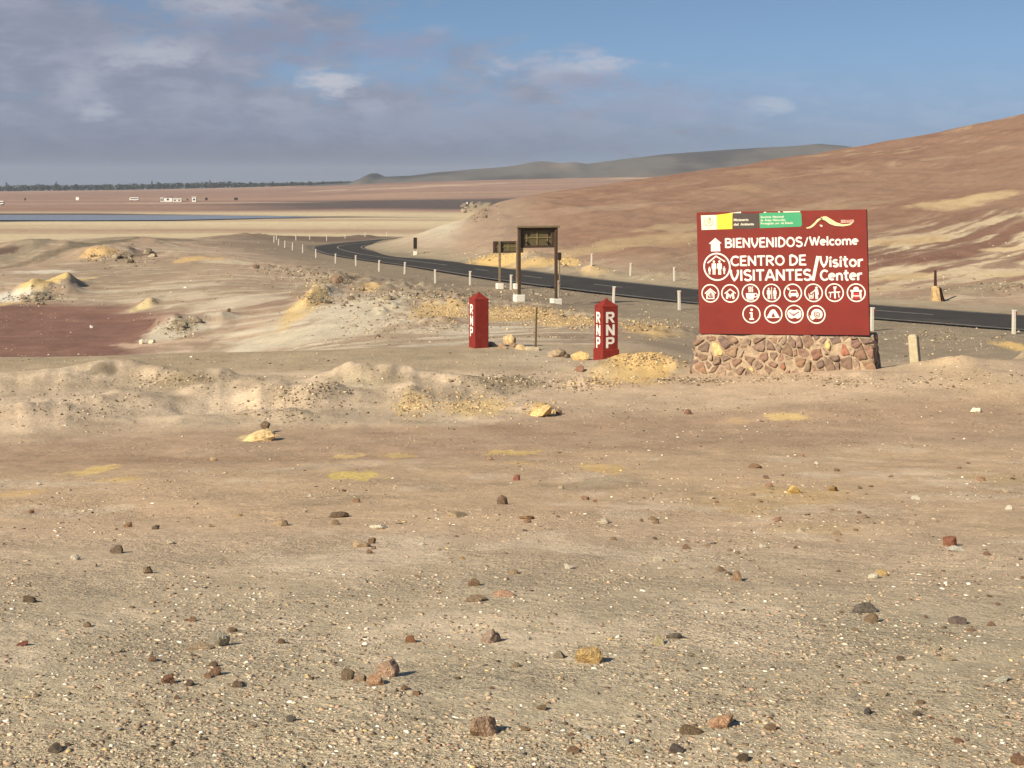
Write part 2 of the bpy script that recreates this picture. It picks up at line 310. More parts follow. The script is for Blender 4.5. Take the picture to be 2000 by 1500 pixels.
# --- the sheet itself
A0 = 2.5
us = np.concatenate([np.linspace(-1.7, -0.385, 46)[:-1], np.arange(-0.385, 0.385, 4.6 / F), np.linspace(0.385, 1.7, 46)])
rows = np.concatenate([np.linspace(-2.3, 2.2, 40), np.exp(np.arange(math.log(2.2 + A0), math.log(330 + A0), 0.0058)) - A0, np.exp(np.arange(math.log(331 + A0), math.log(6000), 0.016)) - A0])
U, D = np.meshgrid(us, rows); X = U * (D + A0); gx, gd = X.ravel(), D.ravel()
gz, grub, grd, ghill = Zfull(gx, gd)
nr_, nc_ = D.shape; ii = np.arange(nr_ * nc_).reshape(nr_, nc_)
quads = np.stack([ii[:-1, :-1], ii[:-1, 1:], ii[1:, 1:], ii[1:, :-1]], -1).reshape(-1, 4)

# --- ground colours (what the sand and gravel are, plus shade painted into a few dark patches)
KA = 0.86
def C(r, g, b): return lin((r, g, b)) * KA
def blend(c, new, m): return c + (new - c) * m[:, None]
pxv = 1000 + F * gx / np.maximum(gd, 1.5)
nA = fbm(gx / 1.3, gd / 2.0, 4, 41); nB = fbm(gx / 5, gd / 7, 4, 42); nC = fbm(gx / .35, gd / .45, 3, 43); nD = fbm(gx / 14, gd / 20, 4, 44); nS = fbm(gx / 9, gd / 1.1, 4, 45)
c = np.tile(C(190, 165, 137), (gx.size, 1))
c = blend(c, C(172, 158, 132), (1 - sstep(5, 11, gd + 2 * nB)) * .85)
c = blend(c, C(192, 161, 127), sstep(9, 13, gd + nB * 2) * (1 - sstep(20, 23, gd + nB)) * .65)
c = blend(c, C(194, 163, 112), sstep(.05, .5, nA + .25 * nB) * sstep(1250, 1500, pxv) * sstep(9, 12, gd) * (1 - sstep(15, 18, gd)) * .6)
c = blend(c, C(212, 190, 162), sstep(.18, .42, fbm(gx / .9, gd / 1.5, 4, 48, .62)) * (1 - sstep(20, 24, gd)) * .5)
c = blend(c, C(150, 132, 107), sstep(.2, .45, fbm(gx / 1.4 + 7, gd / 2.2, 4, 49, .6)) * (1 - sstep(20, 24, gd)) * .45)
trk = sstep(18.5, 21, gd + nB * 1.2 + (pxv - 1000) * -.0022) * (1 - sstep(25.0, 27.5, gd + nB + (pxv - 1000) * -.0032))
c = blend(c, C(163, 134, 108), trk * .85 * (.8 + .2 * nS))
berm = sstep(24.5, 26, gd + nA * .5) * (1 - sstep(33, 34.2, gd)) * (1 - sstep(900, 1150, pxv))
c = blend(c, C(202, 179, 151), berm * .8)
c = blend(c, C(156, 138, 114), berm * sstep(.1, .45, nA + .4 * nB) * .6); c = blend(c, C(218, 198, 170), berm * sstep(.08, .4, -nB - .3 * nA) * .6)
plat = sstep(32.8, 34.2, gd + nA * .4) * (1 - sstep(38.5, 41, gd))
c = blend(c, C(163, 144, 117), plat * .8); c = blend(c, C(150, 136, 113), plat * sstep(.1, .5, nS) * .5)
c = blend(c, C(190, 172, 148), plat * sstep(.1, .4, nB) * sstep(900, 1100, pxv) * .7)
bas = sstep(39, 42, gd) * (1 - sstep(230, 270, gd))
c = blend(c, C(182, 156, 131), bas)
c = blend(c, C(152, 133, 110), bas * sstep(.0, .5, nD + .3 * nB) * .6)
c = blend(c, C(214, 199, 174), bas * sstep(-.12, .35, nS * .6 + nB * .6 - np.abs(pxv - 640) / 900 + .22) * (1 - sstep(72, 95, gd)) * .85)
wv = fbm((gx + .3 * gd) / 3.2, gd / 1.0, 4, 46, .6)
c = blend(c, C(213, 197, 171), bas * sstep(.05, .38, wv) * .55); c = blend(c, C(140, 120, 98), bas * sstep(.1, .45, fbm(gx / .9, gd / 1.8, 4, 47, .65)) * .45)
crest = np.exp(-((gd - 252 - 8 * nB) / 24) ** 2) * sstep(330, 420, pxv) * (1 - sstep(800, 880, pxv)) * (np.abs(grd) > 4)
# red basin floor
e = ((gx + 23.5 + nA * .6) / 10.8) ** 2 + ((gd - 60 + nB * 2.5) / 19.0) ** 2
redm = (1 - sstep(.62, 1.0, e + .12 * nS)) * sstep(41, 44, gd)
c = blend(c, C(131, 95, 83), redm * .95); c = blend(c, C(150, 113, 95), redm * sstep(.1, .5, nS) * .5)
e2 = ((gx + 11.5) / 2.2) ** 2 + ((gd - 72) / 5) ** 2; c = blend(c, C(150, 120, 104), (1 - sstep(.5, 1, e2 + .3 * nS)) * .7)
# grey gravel apron on the near side of the road, pale strip beyond it
apr = sstep(-16 , -7, grd + nA * 2 - sstep(75, 40, gd) * 0) * (grd < 0)
c = blend(c, C(143, 127, 106), apr * bas * .9); c = blend(c, C(128, 114, 97), apr * bas * sstep(.1, .45, nA) * .5)
c = blend(c, C(150, 134, 112), sstep(38, 42, gd) * sstep(1150, 1350, pxv) * (grd < 0) * .8)
c = blend(c, C(166, 150, 124), (grd > 0) * (1 - sstep(5, 8, grd + nA)) * .8)
c = blend(c, C(120, 108, 93), (1 - sstep(3.3, 4.4, np.abs(grd) + .3 * nA)) * .6)
c = blend(c, C(112, 92, 78), np.clip(crest * 1.3, 0, .9))
# hill: red-brown earth with pale and ochre bands running along the slope
hb = ghill
c = blend(c, C(168, 134, 110), hb)
c = blend(c, C(152, 112, 92), hb * sstep(-.1, .4, fbm((gx + .3 * gd) / 14, (gd - gx) / 14, 4, 51)) * .5 + hb * sstep(180, 240, gd) * .4)
wq = gd - 1.0 * gx + 5.0 * fbm(gx / 11, gd / 24, 3, 54); wl = gx + .4 * gd
st1 = fbm(wl / 11, wq / 2.7, 4, 52, .6); st2 = fbm(wl / 15, wq / 7.5, 5, 53, .6); st3 = fbm(wl / 4.5, wq / 1.2, 4, 55, .6)
low = 1 - sstep(96, 122, gd - .5 * (gx - 20))
c = blend(c, C(160, 140, 116), hb * low * .55)
c = blend(c, C(136, 98, 82), hb * low * sstep(1450, 1700, pxv) * sstep(.02, .2, -st1) * .8)
c = blend(c, C(222, 200, 164), hb * low * sstep(1180, 1400, pxv) * sstep(.0, .17, st1 + .25 * st3) * .9)
c = blend(c, C(192, 162, 130), hb * (1 - low) * sstep(.22, .42, st2 + .12 * st3) * sstep(900, 1500, pxv) * .6)
c = blend(c, C(188, 155, 122), hb * (1 - low) * sstep(.1, .4, st3) * .16)
c = blend(c, C(140, 104, 84), hb * (1 - low) * sstep(.1, .4, -st3) * .16)
c *= (1 + .10 * hb * fbm(gx / .5, gd / .9, 3, 56))[:, None]
# pale sand tongue at the left foot of the hill
ton = hb * (1 - sstep(-9.0, -3.5, gx + 1.2 * nA - (gd - 150) * .02)) * sstep(128, 142, gd + nB * 3)
c = blend(c, C(222, 208, 180), ton * .95)
c = blend(c, C(188, 164, 140), hb * (1 - sstep(-2, 6, gx + 1.5 * nA)) * (1 - ton) * .6)
# the coastal flat
fl = sstep(270, 330, gd) * (1 - hb)
b1 = fbm(gx / 160, gd / 22, 4, 61); b2 = fbm(gx / 400, gd / 60, 4, 62)
c = blend(c, C(205, 184, 148), fl)
c = blend(c, C(172, 142, 116), fl * sstep(.05, .35, b1) * .6 + fl * np.exp(-((gd - 425 + 12 * b2) / 18) ** 2) * .5)
c = blend(c, C(212, 192, 156), fl * np.exp(-((gd - 478 + 5 * b1) / 14) ** 2) * .8)
c = blend(c, C(158, 125, 107), fl * sstep(600, 660, gd + 15 * b1))
dk = sstep(655, 700, gd + 14 * b1) * (1 - sstep(880, 960, gd + 20 * b1 - .12 * gx)) * sstep(330, 640, pxv + 160 * b2)
c = blend(c, C(88, 76, 72), fl * dk * .95)
c = blend(c, C(118, 92, 82), fl * sstep(.1, .4, b1) * sstep(660, 700, gd) * (1 - dk) * .5)
c = blend(c, C(178, 146, 120), fl * sstep(.08, .35, fbm(gx / 300, gd / 45, 3, 63)) * sstep(940, 1000, gd) * .6)
lk = 1 - sstep(-190, -40, gx)
c = blend(c, C(84, 74, 74), fl * sstep(542 - 54 * lk, 546 - 50 * lk, gd + 2 * b1) * (1 - sstep(548 + 58 * lk, 556 + 66 * lk, gd + 6 * b1)) * (1 - sstep(-70, 0, gx)) * .92)
# yellow, white and dark patches
PATCH = [  # photo position, half-size in photo px, colour, strength
 (180, 920, 42, 9, (219, 186, 124), .9), (240, 935, 34, 5, (214, 180, 120), .7), (703, 929, 62, 9, (213, 185, 112), .95), (680, 892, 34, 3, (212, 180, 120), .7), (775, 891, 38, 3, (212, 182, 122), .7), (1000, 885, 55, 6, (208, 176, 112), .8), (1175, 914, 52, 11, (205, 170, 112), .7), (35, 964, 45, 7, (206, 170, 118), .7), (1535, 814, 48, 5, (214, 182, 122), .85), (1440, 822, 30, 4, (205, 170, 122), .5), (1010, 905, 40, 4, (200, 165, 110), .5),
 (1250, 700, 76, 18, (214, 178, 118), .95), (1200, 735, 60, 18, (206, 176, 126), .6), (805, 792, 36, 22, (210, 182, 134), .7), (930, 795, 70, 20, (208, 178, 124), .7), (1058, 805, 34, 10, (224, 188, 122), .9), (505, 853, 36, 10, (226, 198, 144), .8), (690, 752, 60, 8, (214, 196, 164), .7), (1990, 678, 34, 12, (228, 190, 122), .9), (1850, 712, 80, 18, (198, 170, 134), .6),
 (430, 790, 60, 24, (205, 182, 155), .8), (60, 825, 80, 22, (204, 180, 152), .7),
 (106, 545, 26, 18, (222, 190, 128), 1.0), (190, 492, 32, 14, (224, 184, 126), .9), (370, 507, 26, 7, (220, 182, 126), .9), (420, 505, 22, 4, (216, 180, 130), .7), (280, 597, 26, 7, (216, 192, 142), .8), (598, 582, 34, 20, (216, 186, 132), .95), (725, 551, 22, 4, (222, 186, 132), .9), (860, 610, 62, 20, (212, 178, 122), .8), (1010, 612, 90, 16, (206, 172, 118), .75), (1130, 630, 90, 12, (206, 172, 120), .8), (1270, 640, 60, 8, (210, 176, 124), .8), (960, 565, 70, 6, (170, 148, 122), .6),
 (40, 580, 60, 12, (226, 216, 198), .9), (90, 530, 70, 4, (226, 214, 192), .8), (330, 650, 60, 20, (206, 194, 170), .8), (600, 650, 190, 20, (208, 194, 168), .8), (480, 585, 110, 14, (206, 190, 164), .7), (700, 600, 100, 24, (204, 190, 164), .6), (300, 672, 90, 7, (206, 178, 150), .7), (450, 512, 60, 4, (214, 196, 164), .7),
 (250, 466, 40, 6, (116, 104, 84), .8), (60, 470, 60, 8, (140, 128, 106), .7), (240, 502, 20, 7, (98, 88, 70), .8), (292, 497, 16, 6, (108, 90, 72), .8), (75, 582, 28, 10, (104, 96, 82), .8), (360, 634, 28, 10, (132, 120, 100), .7), (5, 490, 40, 10, (100, 78, 70), .9), (205, 722, 30, 6, (134, 118, 94), .8), (360, 742, 60, 8, (140, 122, 96), .6), (560, 462, 70, 5, (116, 98, 80), .6), (480, 480, 100, 8, (138, 118, 98), .6), (980, 748, 90, 16, (128, 116, 96), .6), (720, 740, 90, 6, (142, 126, 102), .6), (640, 545, 60, 8, (150, 132, 106), .6),  # left valley and grey ground before the pillars: shade painted as dark colour
 (980, 500, 72, 14, (218, 182, 118), .95), (1040, 515, 60, 10, (216, 180, 118), .8), (1105, 512, 26, 12, (218, 184, 122), .95), (1165, 526, 34, 8, (212, 182, 134), .8), (1270, 470, 150, 14, (204, 176, 134), .7), (1320, 446, 80, 10, (202, 174, 136), .65), (1150, 488, 90, 9, (206, 178, 134), .7), (1340, 520, 90, 14, (158, 134, 110), .7), (1190, 405, 160, 6, (196, 166, 138), .5), (930, 412, 26, 14, (206, 182, 140), .6), (1320, 478, 40, 8, (186, 152, 116), .5),
 (640, 372, 60, 1.3, (192, 164, 138), .7), (760, 368, 70, 1.5, (196, 166, 140), .7), (880, 362, 80, 1.6, (196, 168, 142), .8), (970, 358, 50, 1.4, (194, 166, 142), .7), (380, 396.5, 260, 1.4, (190, 162, 138), .7), (330, 387, 120, 1.0, (180, 152, 130), .6), (60, 398, 120, 1.4, (186, 160, 136), .6), (1230, 348, 50, 2, (196, 166, 140), .7),
 (1860, 400, 90, 13, (220, 192, 146), .8), (1935, 382, 60, 8, (220, 192, 146), .75), (1600, 405, 140, 8, (190, 160, 128), .5), (1640, 330, 34, 16, (188, 154, 122), .5), (1780, 470, 90, 9, (204, 170, 122), .6), (1960, 520, 60, 6, (120, 84, 72), .6), (1850, 508, 90, 8, (128, 90, 76), .6), (1480, 335, 60, 7, (190, 156, 120), .5), (1450, 365, 50, 8, (188, 154, 118), .5), (1760, 540, 70, 8, (214, 186, 140), .8), (1900, 560, 120, 9, (150, 138, 116), .6), (1960, 486, 50, 4, (222, 194, 152), .9), (1960, 536, 50, 6, (216, 190, 146), .8), (1720, 565, 60, 6, (216, 190, 150), .7)]
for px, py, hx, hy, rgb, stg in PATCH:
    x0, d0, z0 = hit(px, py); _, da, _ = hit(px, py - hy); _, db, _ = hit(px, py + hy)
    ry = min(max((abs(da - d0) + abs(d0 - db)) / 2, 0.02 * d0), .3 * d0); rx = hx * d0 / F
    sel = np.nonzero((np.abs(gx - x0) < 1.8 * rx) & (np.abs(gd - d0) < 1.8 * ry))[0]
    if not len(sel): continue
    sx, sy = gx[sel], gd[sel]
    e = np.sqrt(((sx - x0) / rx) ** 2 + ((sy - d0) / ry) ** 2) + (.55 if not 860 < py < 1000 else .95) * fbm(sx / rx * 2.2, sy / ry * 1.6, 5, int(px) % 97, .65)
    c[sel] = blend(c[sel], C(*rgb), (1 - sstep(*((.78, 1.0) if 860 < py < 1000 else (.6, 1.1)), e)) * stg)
# coarse grain of the ground itself
c *= (1 + .10 * nC * (gd < 60) + .10 * nA + .07 * nB)[:, None]
c = blend(c, C(120, 102, 80), np.clip(grub, 0, 1) * sstep(.0, .5, fbm(gx / .45, gd / .7, 3, 71)) * .55)
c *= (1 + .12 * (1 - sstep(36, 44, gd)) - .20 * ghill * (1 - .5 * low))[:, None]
c = np.clip(c, .02, .85)

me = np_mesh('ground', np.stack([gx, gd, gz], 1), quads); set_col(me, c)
mg = bpy.data.materials.new('desert_ground'); mg.use_nodes = True; t = NT(mg.node_tree); b = t.n['Principled BSDF']
b.inputs['Roughness'].default_value = 0.95; b.inputs['Specular IOR Level'].default_value = 0.1
at = t.new('ShaderNodeAttribute'); at.attribute_name = 'Col'; pos = t.new('ShaderNodeNewGeometry').outputs['Position']
s1 = t.noise(pos, 75, 3, .7); s2 = t.noise(pos, 14, 4, .6); s3 = t.noise(pos, 2.2, 4, .6)
vo = t.new('ShaderNodeTexVoronoi'); t.put(vo.inputs['Vector'], pos); vo.inputs['Scale'].default_value = 42.0
vs_ = t.new('ShaderNodeSeparateColor'); t.put(vs_.inputs[0], vo.outputs['Color'])
chip = t.math('MULTIPLY', t.ramp(vo.outputs['Distance'], .42, .28), t.ramp(vs_.outputs[0], .62, .70))
val = t.math('MULTIPLY', t.math('MULTIPLY', t.math('ADD', 1.0, t.math('MULTIPLY', t.ramp(s1, .30, .70, -.44, .44), t.ramp(t.noise(pos, .9, 3, .5), .35, .65, .45, 1.1))), t.ramp(s2, .25, .75, .86, 1.14)), t.ramp(s3, .25, .75, .92, 1.08))
cbn = t.new('ShaderNodeCombineXYZ')
for i in range(3): t.put(cbn.inputs[i], val)
gc = t.mix(1.0, at.outputs['Color'], cbn.outputs[0], 'MULTIPLY')
chc = t.mix(vs_.outputs[1], tuple(C(120, 98, 78)), tuple(C(222, 208, 184)))
gc = t.mix(t.math('MULTIPLY', chip, .6), gc, chc); t.put(b.inputs['Base Color'], gc)
hgt = t.math('ADD', t.math('ADD', t.math('MULTIPLY', s1, .55), t.math('MULTIPLY', s2, 1.4)), t.math('MULTIPLY', chip, .35))
bn = t.new('ShaderNodeBump'); t.put(bn.inputs['Strength'], t.ramp(t.noise(pos, .9, 3, .5), .35, .65, .45, 1.0)); bn.inputs['Distance'].default_value = .022
t.put(bn.inputs['Height'], hgt); t.put(b.inputs['Normal'], bn.outputs[0])
tag(link('ground', me, mg, None, True), kind='structure')

# --- road with its markings
def ribbon(name, offs, mat, parent=None, s0=0, s1=None, lift=0.0):
    s1 = s1 or len(E_); k = np.arange(s0, s1); V = []
    for i in k:
        for o in offs:
            x, d = E_[i] + nr[i] * o; zz = EYE - P(d) if d < 262 else EYE - P(262) - (d - 262) * .06
            V.append((x, d, zz + .02 + lift - 0.012 * abs(o - RW)))
    n = len(offs); Q = [(r * n + q, r * n + q + 1, (r + 1) * n + q + 1, (r + 1) * n + q) for r in range(len(k) - 1) for q in range(n - 1)]
    return link(name, np_mesh(name, V, [q[::-1] for q in Q]), mat, parent)
asph = material('asphalt', lin((64, 60, 57)), .95, .14, 1.2, .3, 60, spec=.08, dirt=lin((98, 88, 78)) * .8, dscale=.35)
paint_w = material('worn_road_paint', lin((150, 143, 132)) * .8, .8, .3, 3.0, .1, 40, dirt=lin((100, 94, 86)), dscale=1.4)
road = tag(ribbon('road', [-.15, .0, 1.6, RW, 4.8, 6.4, 6.55], asph), kind='structure')
ribbon('edge_line', [.14, .28], paint_w, road, lift=.004); ribbon('edge_line', [6.12, 6.26], paint_w, road, lift=.004)
srow = 12
while srow < len(E_) - 12:
    curve = E_[srow, 1] > 118
    L = 60 if curve else 5
    ribbon('centre_line', [RW - .08, RW + .08], paint_w, road, srow, min(srow + L, len(E_) - 2), .004); srow += 61 if curve else 13

# --- lagoon on the flat
mw = bpy.data.materials.new('lagoon_water'); mw.use_nodes = True; t = NT(mw.node_tree); b = t.n['Principled BSDF']
b.inputs['Base Color'].default_value = (.18, .185, .195, 1); b.inputs['Roughness'].default_value = .25; b.inputs['IOR'].default_value = 1.33
bn = t.new('ShaderNodeBump'); bn.inputs['Strength'].default_value = .12; bn.inputs['Distance'].default_value = .1
t.put(bn.inputs['Height'], t.noise(t.new('ShaderNodeNewGeometry').outputs['Position'], .6, 3)); t.put(b.inputs['Normal'], bn.outputs[0])
V, Q = [], []
xs = np.linspace(-420, -66, 90)
for i, x in enumerate(xs):
    k = sstep(-78, -185, x) if False else 1 - sstep(-125, -64, x)
    a = 546 - 42 * k + 4 * float(vnoise(np.array([x / 25]), np.array([.3]), 3)[0]) ; bb = 549 + 27 * k + 5 * float(vnoise(np.array([x / 30]), np.array([2.3]), 4)[0])
    for d in np.linspace(a, bb, 6): V.append((x, d, EYE - 13.62))
    if i: o = (i - 1) * 6; Q += [(o + q, o + 6 + q, o + 7 + q, o + q + 1) for q in range(5)]
tag(link('lagoon', np_mesh('lagoon', V, Q), mw), kind='structure')

# --- grey ridge far behind
sil = np.array([(560, 366), (640, 360), (690, 356), (712, 347), (725, 339), (735, 338), (748, 345), (800, 343), (830, 340), (860, 336), (900, 333), (920, 331), (960, 328), (1000, 324), (1020, 321), (1040, 316), (1060, 315), (1075, 317), (1095, 319), (1120, 316), (1145, 320), (1200, 313), (1300, 301), (1400, 294), (1500, 288), (1560, 284), (1600, 281.5), (1640, 284), (1665, 289), (1800, 292), (2000, 300), (2600, 310), (3400, 340)], float)
pxs = np.arange(560, 3401, 8.0); V, CC = [], []; nd = 46
ys = np.interp(pxs, sil[:, 0], sil[:, 1]) + .8 * fbm(pxs / 30, pxs * 0, 3, 81)
for px, y in zip(pxs, ys):
    for j, tt in enumerate(np.linspace(0, 1, nd)):
        d = 1450 + 900 * tt; top = (HY - y) / F * 1850; x = (px - 1000) / F * 1850 * (.8 + .2 * d / 1850)
        prof = sstep(0, .44, tt) ** .8 if tt < .4444 else 1 - sstep(.4444, 1.0, tt)
        base = -16.0
        V.append((x, d, EYE + base + (top - base) * prof)); CC.append(prof)
V = np.array(V); V[:, 2] += 2.2 * fbm(V[:, 0] / 60, V[:, 1] / 90, 4, 82) * (np.abs(V[:, 1] - 1850) > 40)
n1_ = len(pxs); ii = np.arange(n1_ * nd).reshape(n1_, nd); Q = np.stack([ii[:-1, :-1], ii[1:, :-1], ii[1:, 1:], ii[:-1, 1:]], -1).reshape(-1, 4)
rc = np.tile(C(104, 98, 92), (len(V), 1)); nz = fbm(V[:, 0] / 120, V[:, 1] / 160, 4, 83)
rc = blend(rc, C(78, 74, 72), sstep(.0, .4, nz)); rc = blend(rc, C(158, 128, 108), (1 - sstep(.15, .6, np.array(CC) + .15 * nz)) * .85)
for px, hw, s in ((1090, 22, .25), (1220, 60, 0)):
    rc = blend(rc, C(190, 165, 142), np.exp(-((V[:, 0] - (px - 1000) / F * 1850) / (hw / F * 1850)) ** 2) * s * sstep(10, 18, V[:, 2]))
me = np_mesh('hills', V, Q); set_col(me, rc)
tag(link('hills', me, material('ridge_earth', src='attr', var=.12, scale=.05, bump=.4, bscale=.08), None, True), kind='structure')

# --- the sea air: one even volume round everything
hz = bpy.data.materials.new('haze_air'); hz.use_nodes = True; t = NT(hz.node_tree); t.n.remove(t.n['Principled BSDF'])
pv = t.new('ShaderNodeVolumePrincipled'); pv.inputs['Color'].default_value = (.80, .86, .95, 1); pv.inputs['Density'].default_value = HAZE; pv.inputs['Anisotropy'].default_value = 0.0
t.l.new(pv.outputs[0], t.n['Material Output'].inputs['Volume'])
bm = bmesh.new(); box(bm, (0, 3044, -2.25), (20900, 6112, 116.5)); tag(bmobj('haze', bm, hz), kind='stuff')
# ------------------------------------------------------------------ materials of the things
M = dict(
    red=material('red_sign_paint', lin((126, 40, 30)) * .82, .65, .10, 1.6, .10, 40, dirt=lin((134, 58, 44)) * .8, dscale=1.1),
    red_pillar=material('red_masonry_paint', lin((134, 42, 32)) * .8, .75, .14, 6.0, .25, 35, dirt=lin((128, 62, 44)) * .8, dscale=6),
    white=material('white_lettering_paint', (.72, .67, .60), .65, .12, 5.0, 0),
    faded=material('faded_lettering_paint', lin((250, 240, 228)) * .85, .7, .15, 9, 0, dirt=lin((190, 130, 112)) * .8, dscale=22),
    cream=material('cream_paint', lin((240, 212, 160)) * .85, .6, .05, 6, 0),
    black=material('black_paint', (.02, .016, .014), .6, .1, 6, 0),
    yellow=material('yellow_print', lin((238, 224, 70)) * .8, .6, .05, 3, 0),
    whitep=material('white_print', lin((236, 228, 205)) * .85, .6, .06, 3, 0),
    grey=material('dark_grey_print', lin((72, 62, 58)), .6, .1, 6, 0),
    green=material('green_print', lin((74, 170, 120)) * .75, .6, .05, 4, 0),
    olive=material('olive_print', lin((170, 160, 110)) * .8, .6, .3, 60, 0),
    mortar=material('mortar', lin((186, 162, 134)) * .74, .95, .3, 7, .9, 26, dirt=lin((134, 108, 88)) * .8, dscale=4),
    stone=material('wall_stone', src='obj', rough=.9, var=.36, scale=11, bump=1.0, bscale=22),
    rock=material('loose_rock', src='obj', rough=.9, var=.34, scale=3.2, bump=1.0, bscale=6, spec=.2),
    post=material('white_post_paint', lin((222, 214, 198)) * .72, .7, .1, 10, .1, 40, dirt=lin((170, 150, 126)) * .8, dscale=9),
    conc=material('weathered_concrete', lin((206, 188, 154)) * .72, .9, .16, 8, .3, 40, dirt=lin((160, 138, 106)) * .75, dscale=5),
    rubblestone=material('crumbling_base', lin((206, 174, 124)) * .72, .95, .25, 6, .6, 25, dirt=lin((140, 108, 78)) * .8, dscale=4),
    block=material('whitewashed_block', lin((238, 230, 214)) * .8, .8, .08, 8, .15, 30),
    wood=material('old_board_wood', lin((112, 98, 68)) * .8, .85, .25, 14, .3, 40),
    dwood=material('dark_timber', lin((84, 66, 50)) * .8, .8, .25, 14, .3, 40),
    gpole=material('grey_timber_post', lin((138, 118, 92)) * .8, .85, .2, 10, .2, 40),
    batten=material('pale_batten', lin((150, 136, 88)) * .8, .8, .2, 10, .1, 40),
    dark=material('dark_sign_back', lin((48, 34, 30)) * .8, .7, .15, 8, .1, 30),
    rust=material('rusty_steel', lin((70, 36, 30)) * .7, .85, .3, 25, .4, 60),
    refl=material('red_reflector', lin((150, 30, 26)) * .9, .35, .05, 10, 0),
    wall=material('white_house_wall', lin((240, 234, 224)) * .8, .8, .05, 1, 0),
    roof=material('brown_roof', lin((140, 96, 80)) * .7, .8, .1, 1, 0),
    glass=material('dark_window_glass', (.02, .022, .026), .15, .05, 1, 0, spec=.5),
    tyre=material('tyre_rubber', (.02, .02, .02), .8, .1, 8, 0),
    leaf=material('far_foliage', (.045, .055, .045), .9, .3, .4, 0),
    bark=material('far_trunk', (.06, .048, .038), .9, .2, 1, 0),
    shrub=material('dry_shrub', (.10, .085, .055), .95, .35, 12, .3, 40),
    stake=material('stake_wood', lin((104, 88, 58)) * .8, .85, .2, 14, .2, 40),
)

# ------------------------------------------------------------------ welcome sign
th = R(19.2); roll = R(1.42); SD = 33.0; SXc = (4.26 + 7.83) / 2
PW, PH, PT = 3.78, 2.757, .17
zb = EYE - (3.49 + 3.40) / 2              # panel bottom, middle
sg = empty('welcome_sign', (SXc, SD, EYE - 4.27), -th)
tag(sg, 'large dark red welcome signboard with white lettering on a stone plinth', 'sign')
zo = zb - (EYE - 4.27)
rollM = Matrix.Translation((0, 0, zo)) @ Matrix.Rotation(-roll, 4, 'Y')
bm = bmesh.new(); box(bm, (0, PT / 2, PH / 2), (PW, PT, PH), 0, .006)
bm.transform(rollM); panel = bmobj('panel', bm, M['red'], sg)
def S(cx, cy):
    s = (cx - 107) / 1383.0; top = 103 - 21 * s; h = 982 + 26 * s
    return ((s - .5) * PW, PH * (1 - (cy - top) / h))
class Art:
    """flat lettering and shapes on the panel; a few tenths of a millimetre between neighbouring strokes"""
    def __init__(s, base=.002): s.bm = bmesh.new(); s.y = -base; s.k = 0
    def face(s, pts, raw=False):
        s.k += 1; y = s.y - .00012 * (s.k % 9)
        q = pts if raw else [S(*p) for p in pts]
        vs = [s.bm.verts.new(rollM @ Vector((a, y, bz))) for a, bz in q]
        f = s.bm.faces.new(vs); f.normal_update()
    def ring(s, cx, cy, r, wd, n=40):
        y = s.y
        P2 = [[rollM @ Vector((S(cx + rr * math.cos(a), cy + rr * math.sin(a))[0], y, S(cx + rr * math.cos(a), cy + rr * math.sin(a))[1])) for a in np.linspace(0, 2 * math.pi, n, False)] for rr in (r, r - wd)]
        vv = [[s.bm.verts.new(p) for p in row] for row in P2]
        for i in range(n): s.bm.faces.new((vv[0][i], vv[0][(i + 1) % n], vv[1][(i + 1) % n], vv[1][i]))
    def disc(s, cx, cy, rx, ry=None, n=20, a0=0, a1=2 * math.pi):
        ry = ry or rx; s.face([(cx + rx * math.cos(a), cy + ry * math.sin(a)) for a in np.linspace(a0, a1, n, endpoint=a1 < 6.28)])
    def rect(s, x0, y0, x1, y1): s.face([(x0, y0), (x1, y0), (x1, y1), (x0, y1)])
    def stroke(s, pts, wd, w1=None):
        p = np.array(pts, float); n = len(p); w1 = wd if w1 is None else w1
        tt = np.gradient(p, axis=0) if n > 2 else np.repeat(p[1:] - p[:1], 2, 0)
        if n > 2: tt[0] = p[1] - p[0]; tt[-1] = p[-1] - p[-2]
        tt /= np.linalg.norm(tt, axis=1, keepdims=True) + 1e-9; nn_ = np.stack([-tt[:, 1], tt[:, 0]], 1)
        ww = np.linspace(wd, w1, n)[:, None] / 2
        k = np.ones((n, 1))
        for i in range(1, n - 1):
            a = p[i] - p[i - 1]; b2 = p[i + 1] - p[i]; cs = np.dot(a, b2) / (np.linalg.norm(a) * np.linalg.norm(b2) + 1e-9); k[i] = 1 / max(math.sqrt(max((1 + cs) / 2, .1)), .45)
        s.k += 1; y = s.y - .00012 * (s.k % 9)
        L_ = p + nn_ * ww * k; R_ = p - nn_ * ww * k
        def mk(q): a, bz = S(*q); return s.bm.verts.new(rollM @ Vector((a, y, bz)))
        lv = [mk(q) for q in L_]; rv = [mk(q) for q in R_]
        for i in range(n - 1): s.bm.faces.new((lv[i], lv[i + 1], rv[i + 1], rv[i]))
    def done(s, name, mat):
        for f in s.bm.faces:
            f.normal_update()
            if f.normal.y > 0: f.normal_flip()
        return bmobj(name, s.bm, mat, panel)
def arc(cx, cy, rx, ry, a0, a1, n=12): return [(cx + rx * math.cos(R(a)), cy + ry * math.sin(R(a))) for a in np.linspace(a0, a1, n)]
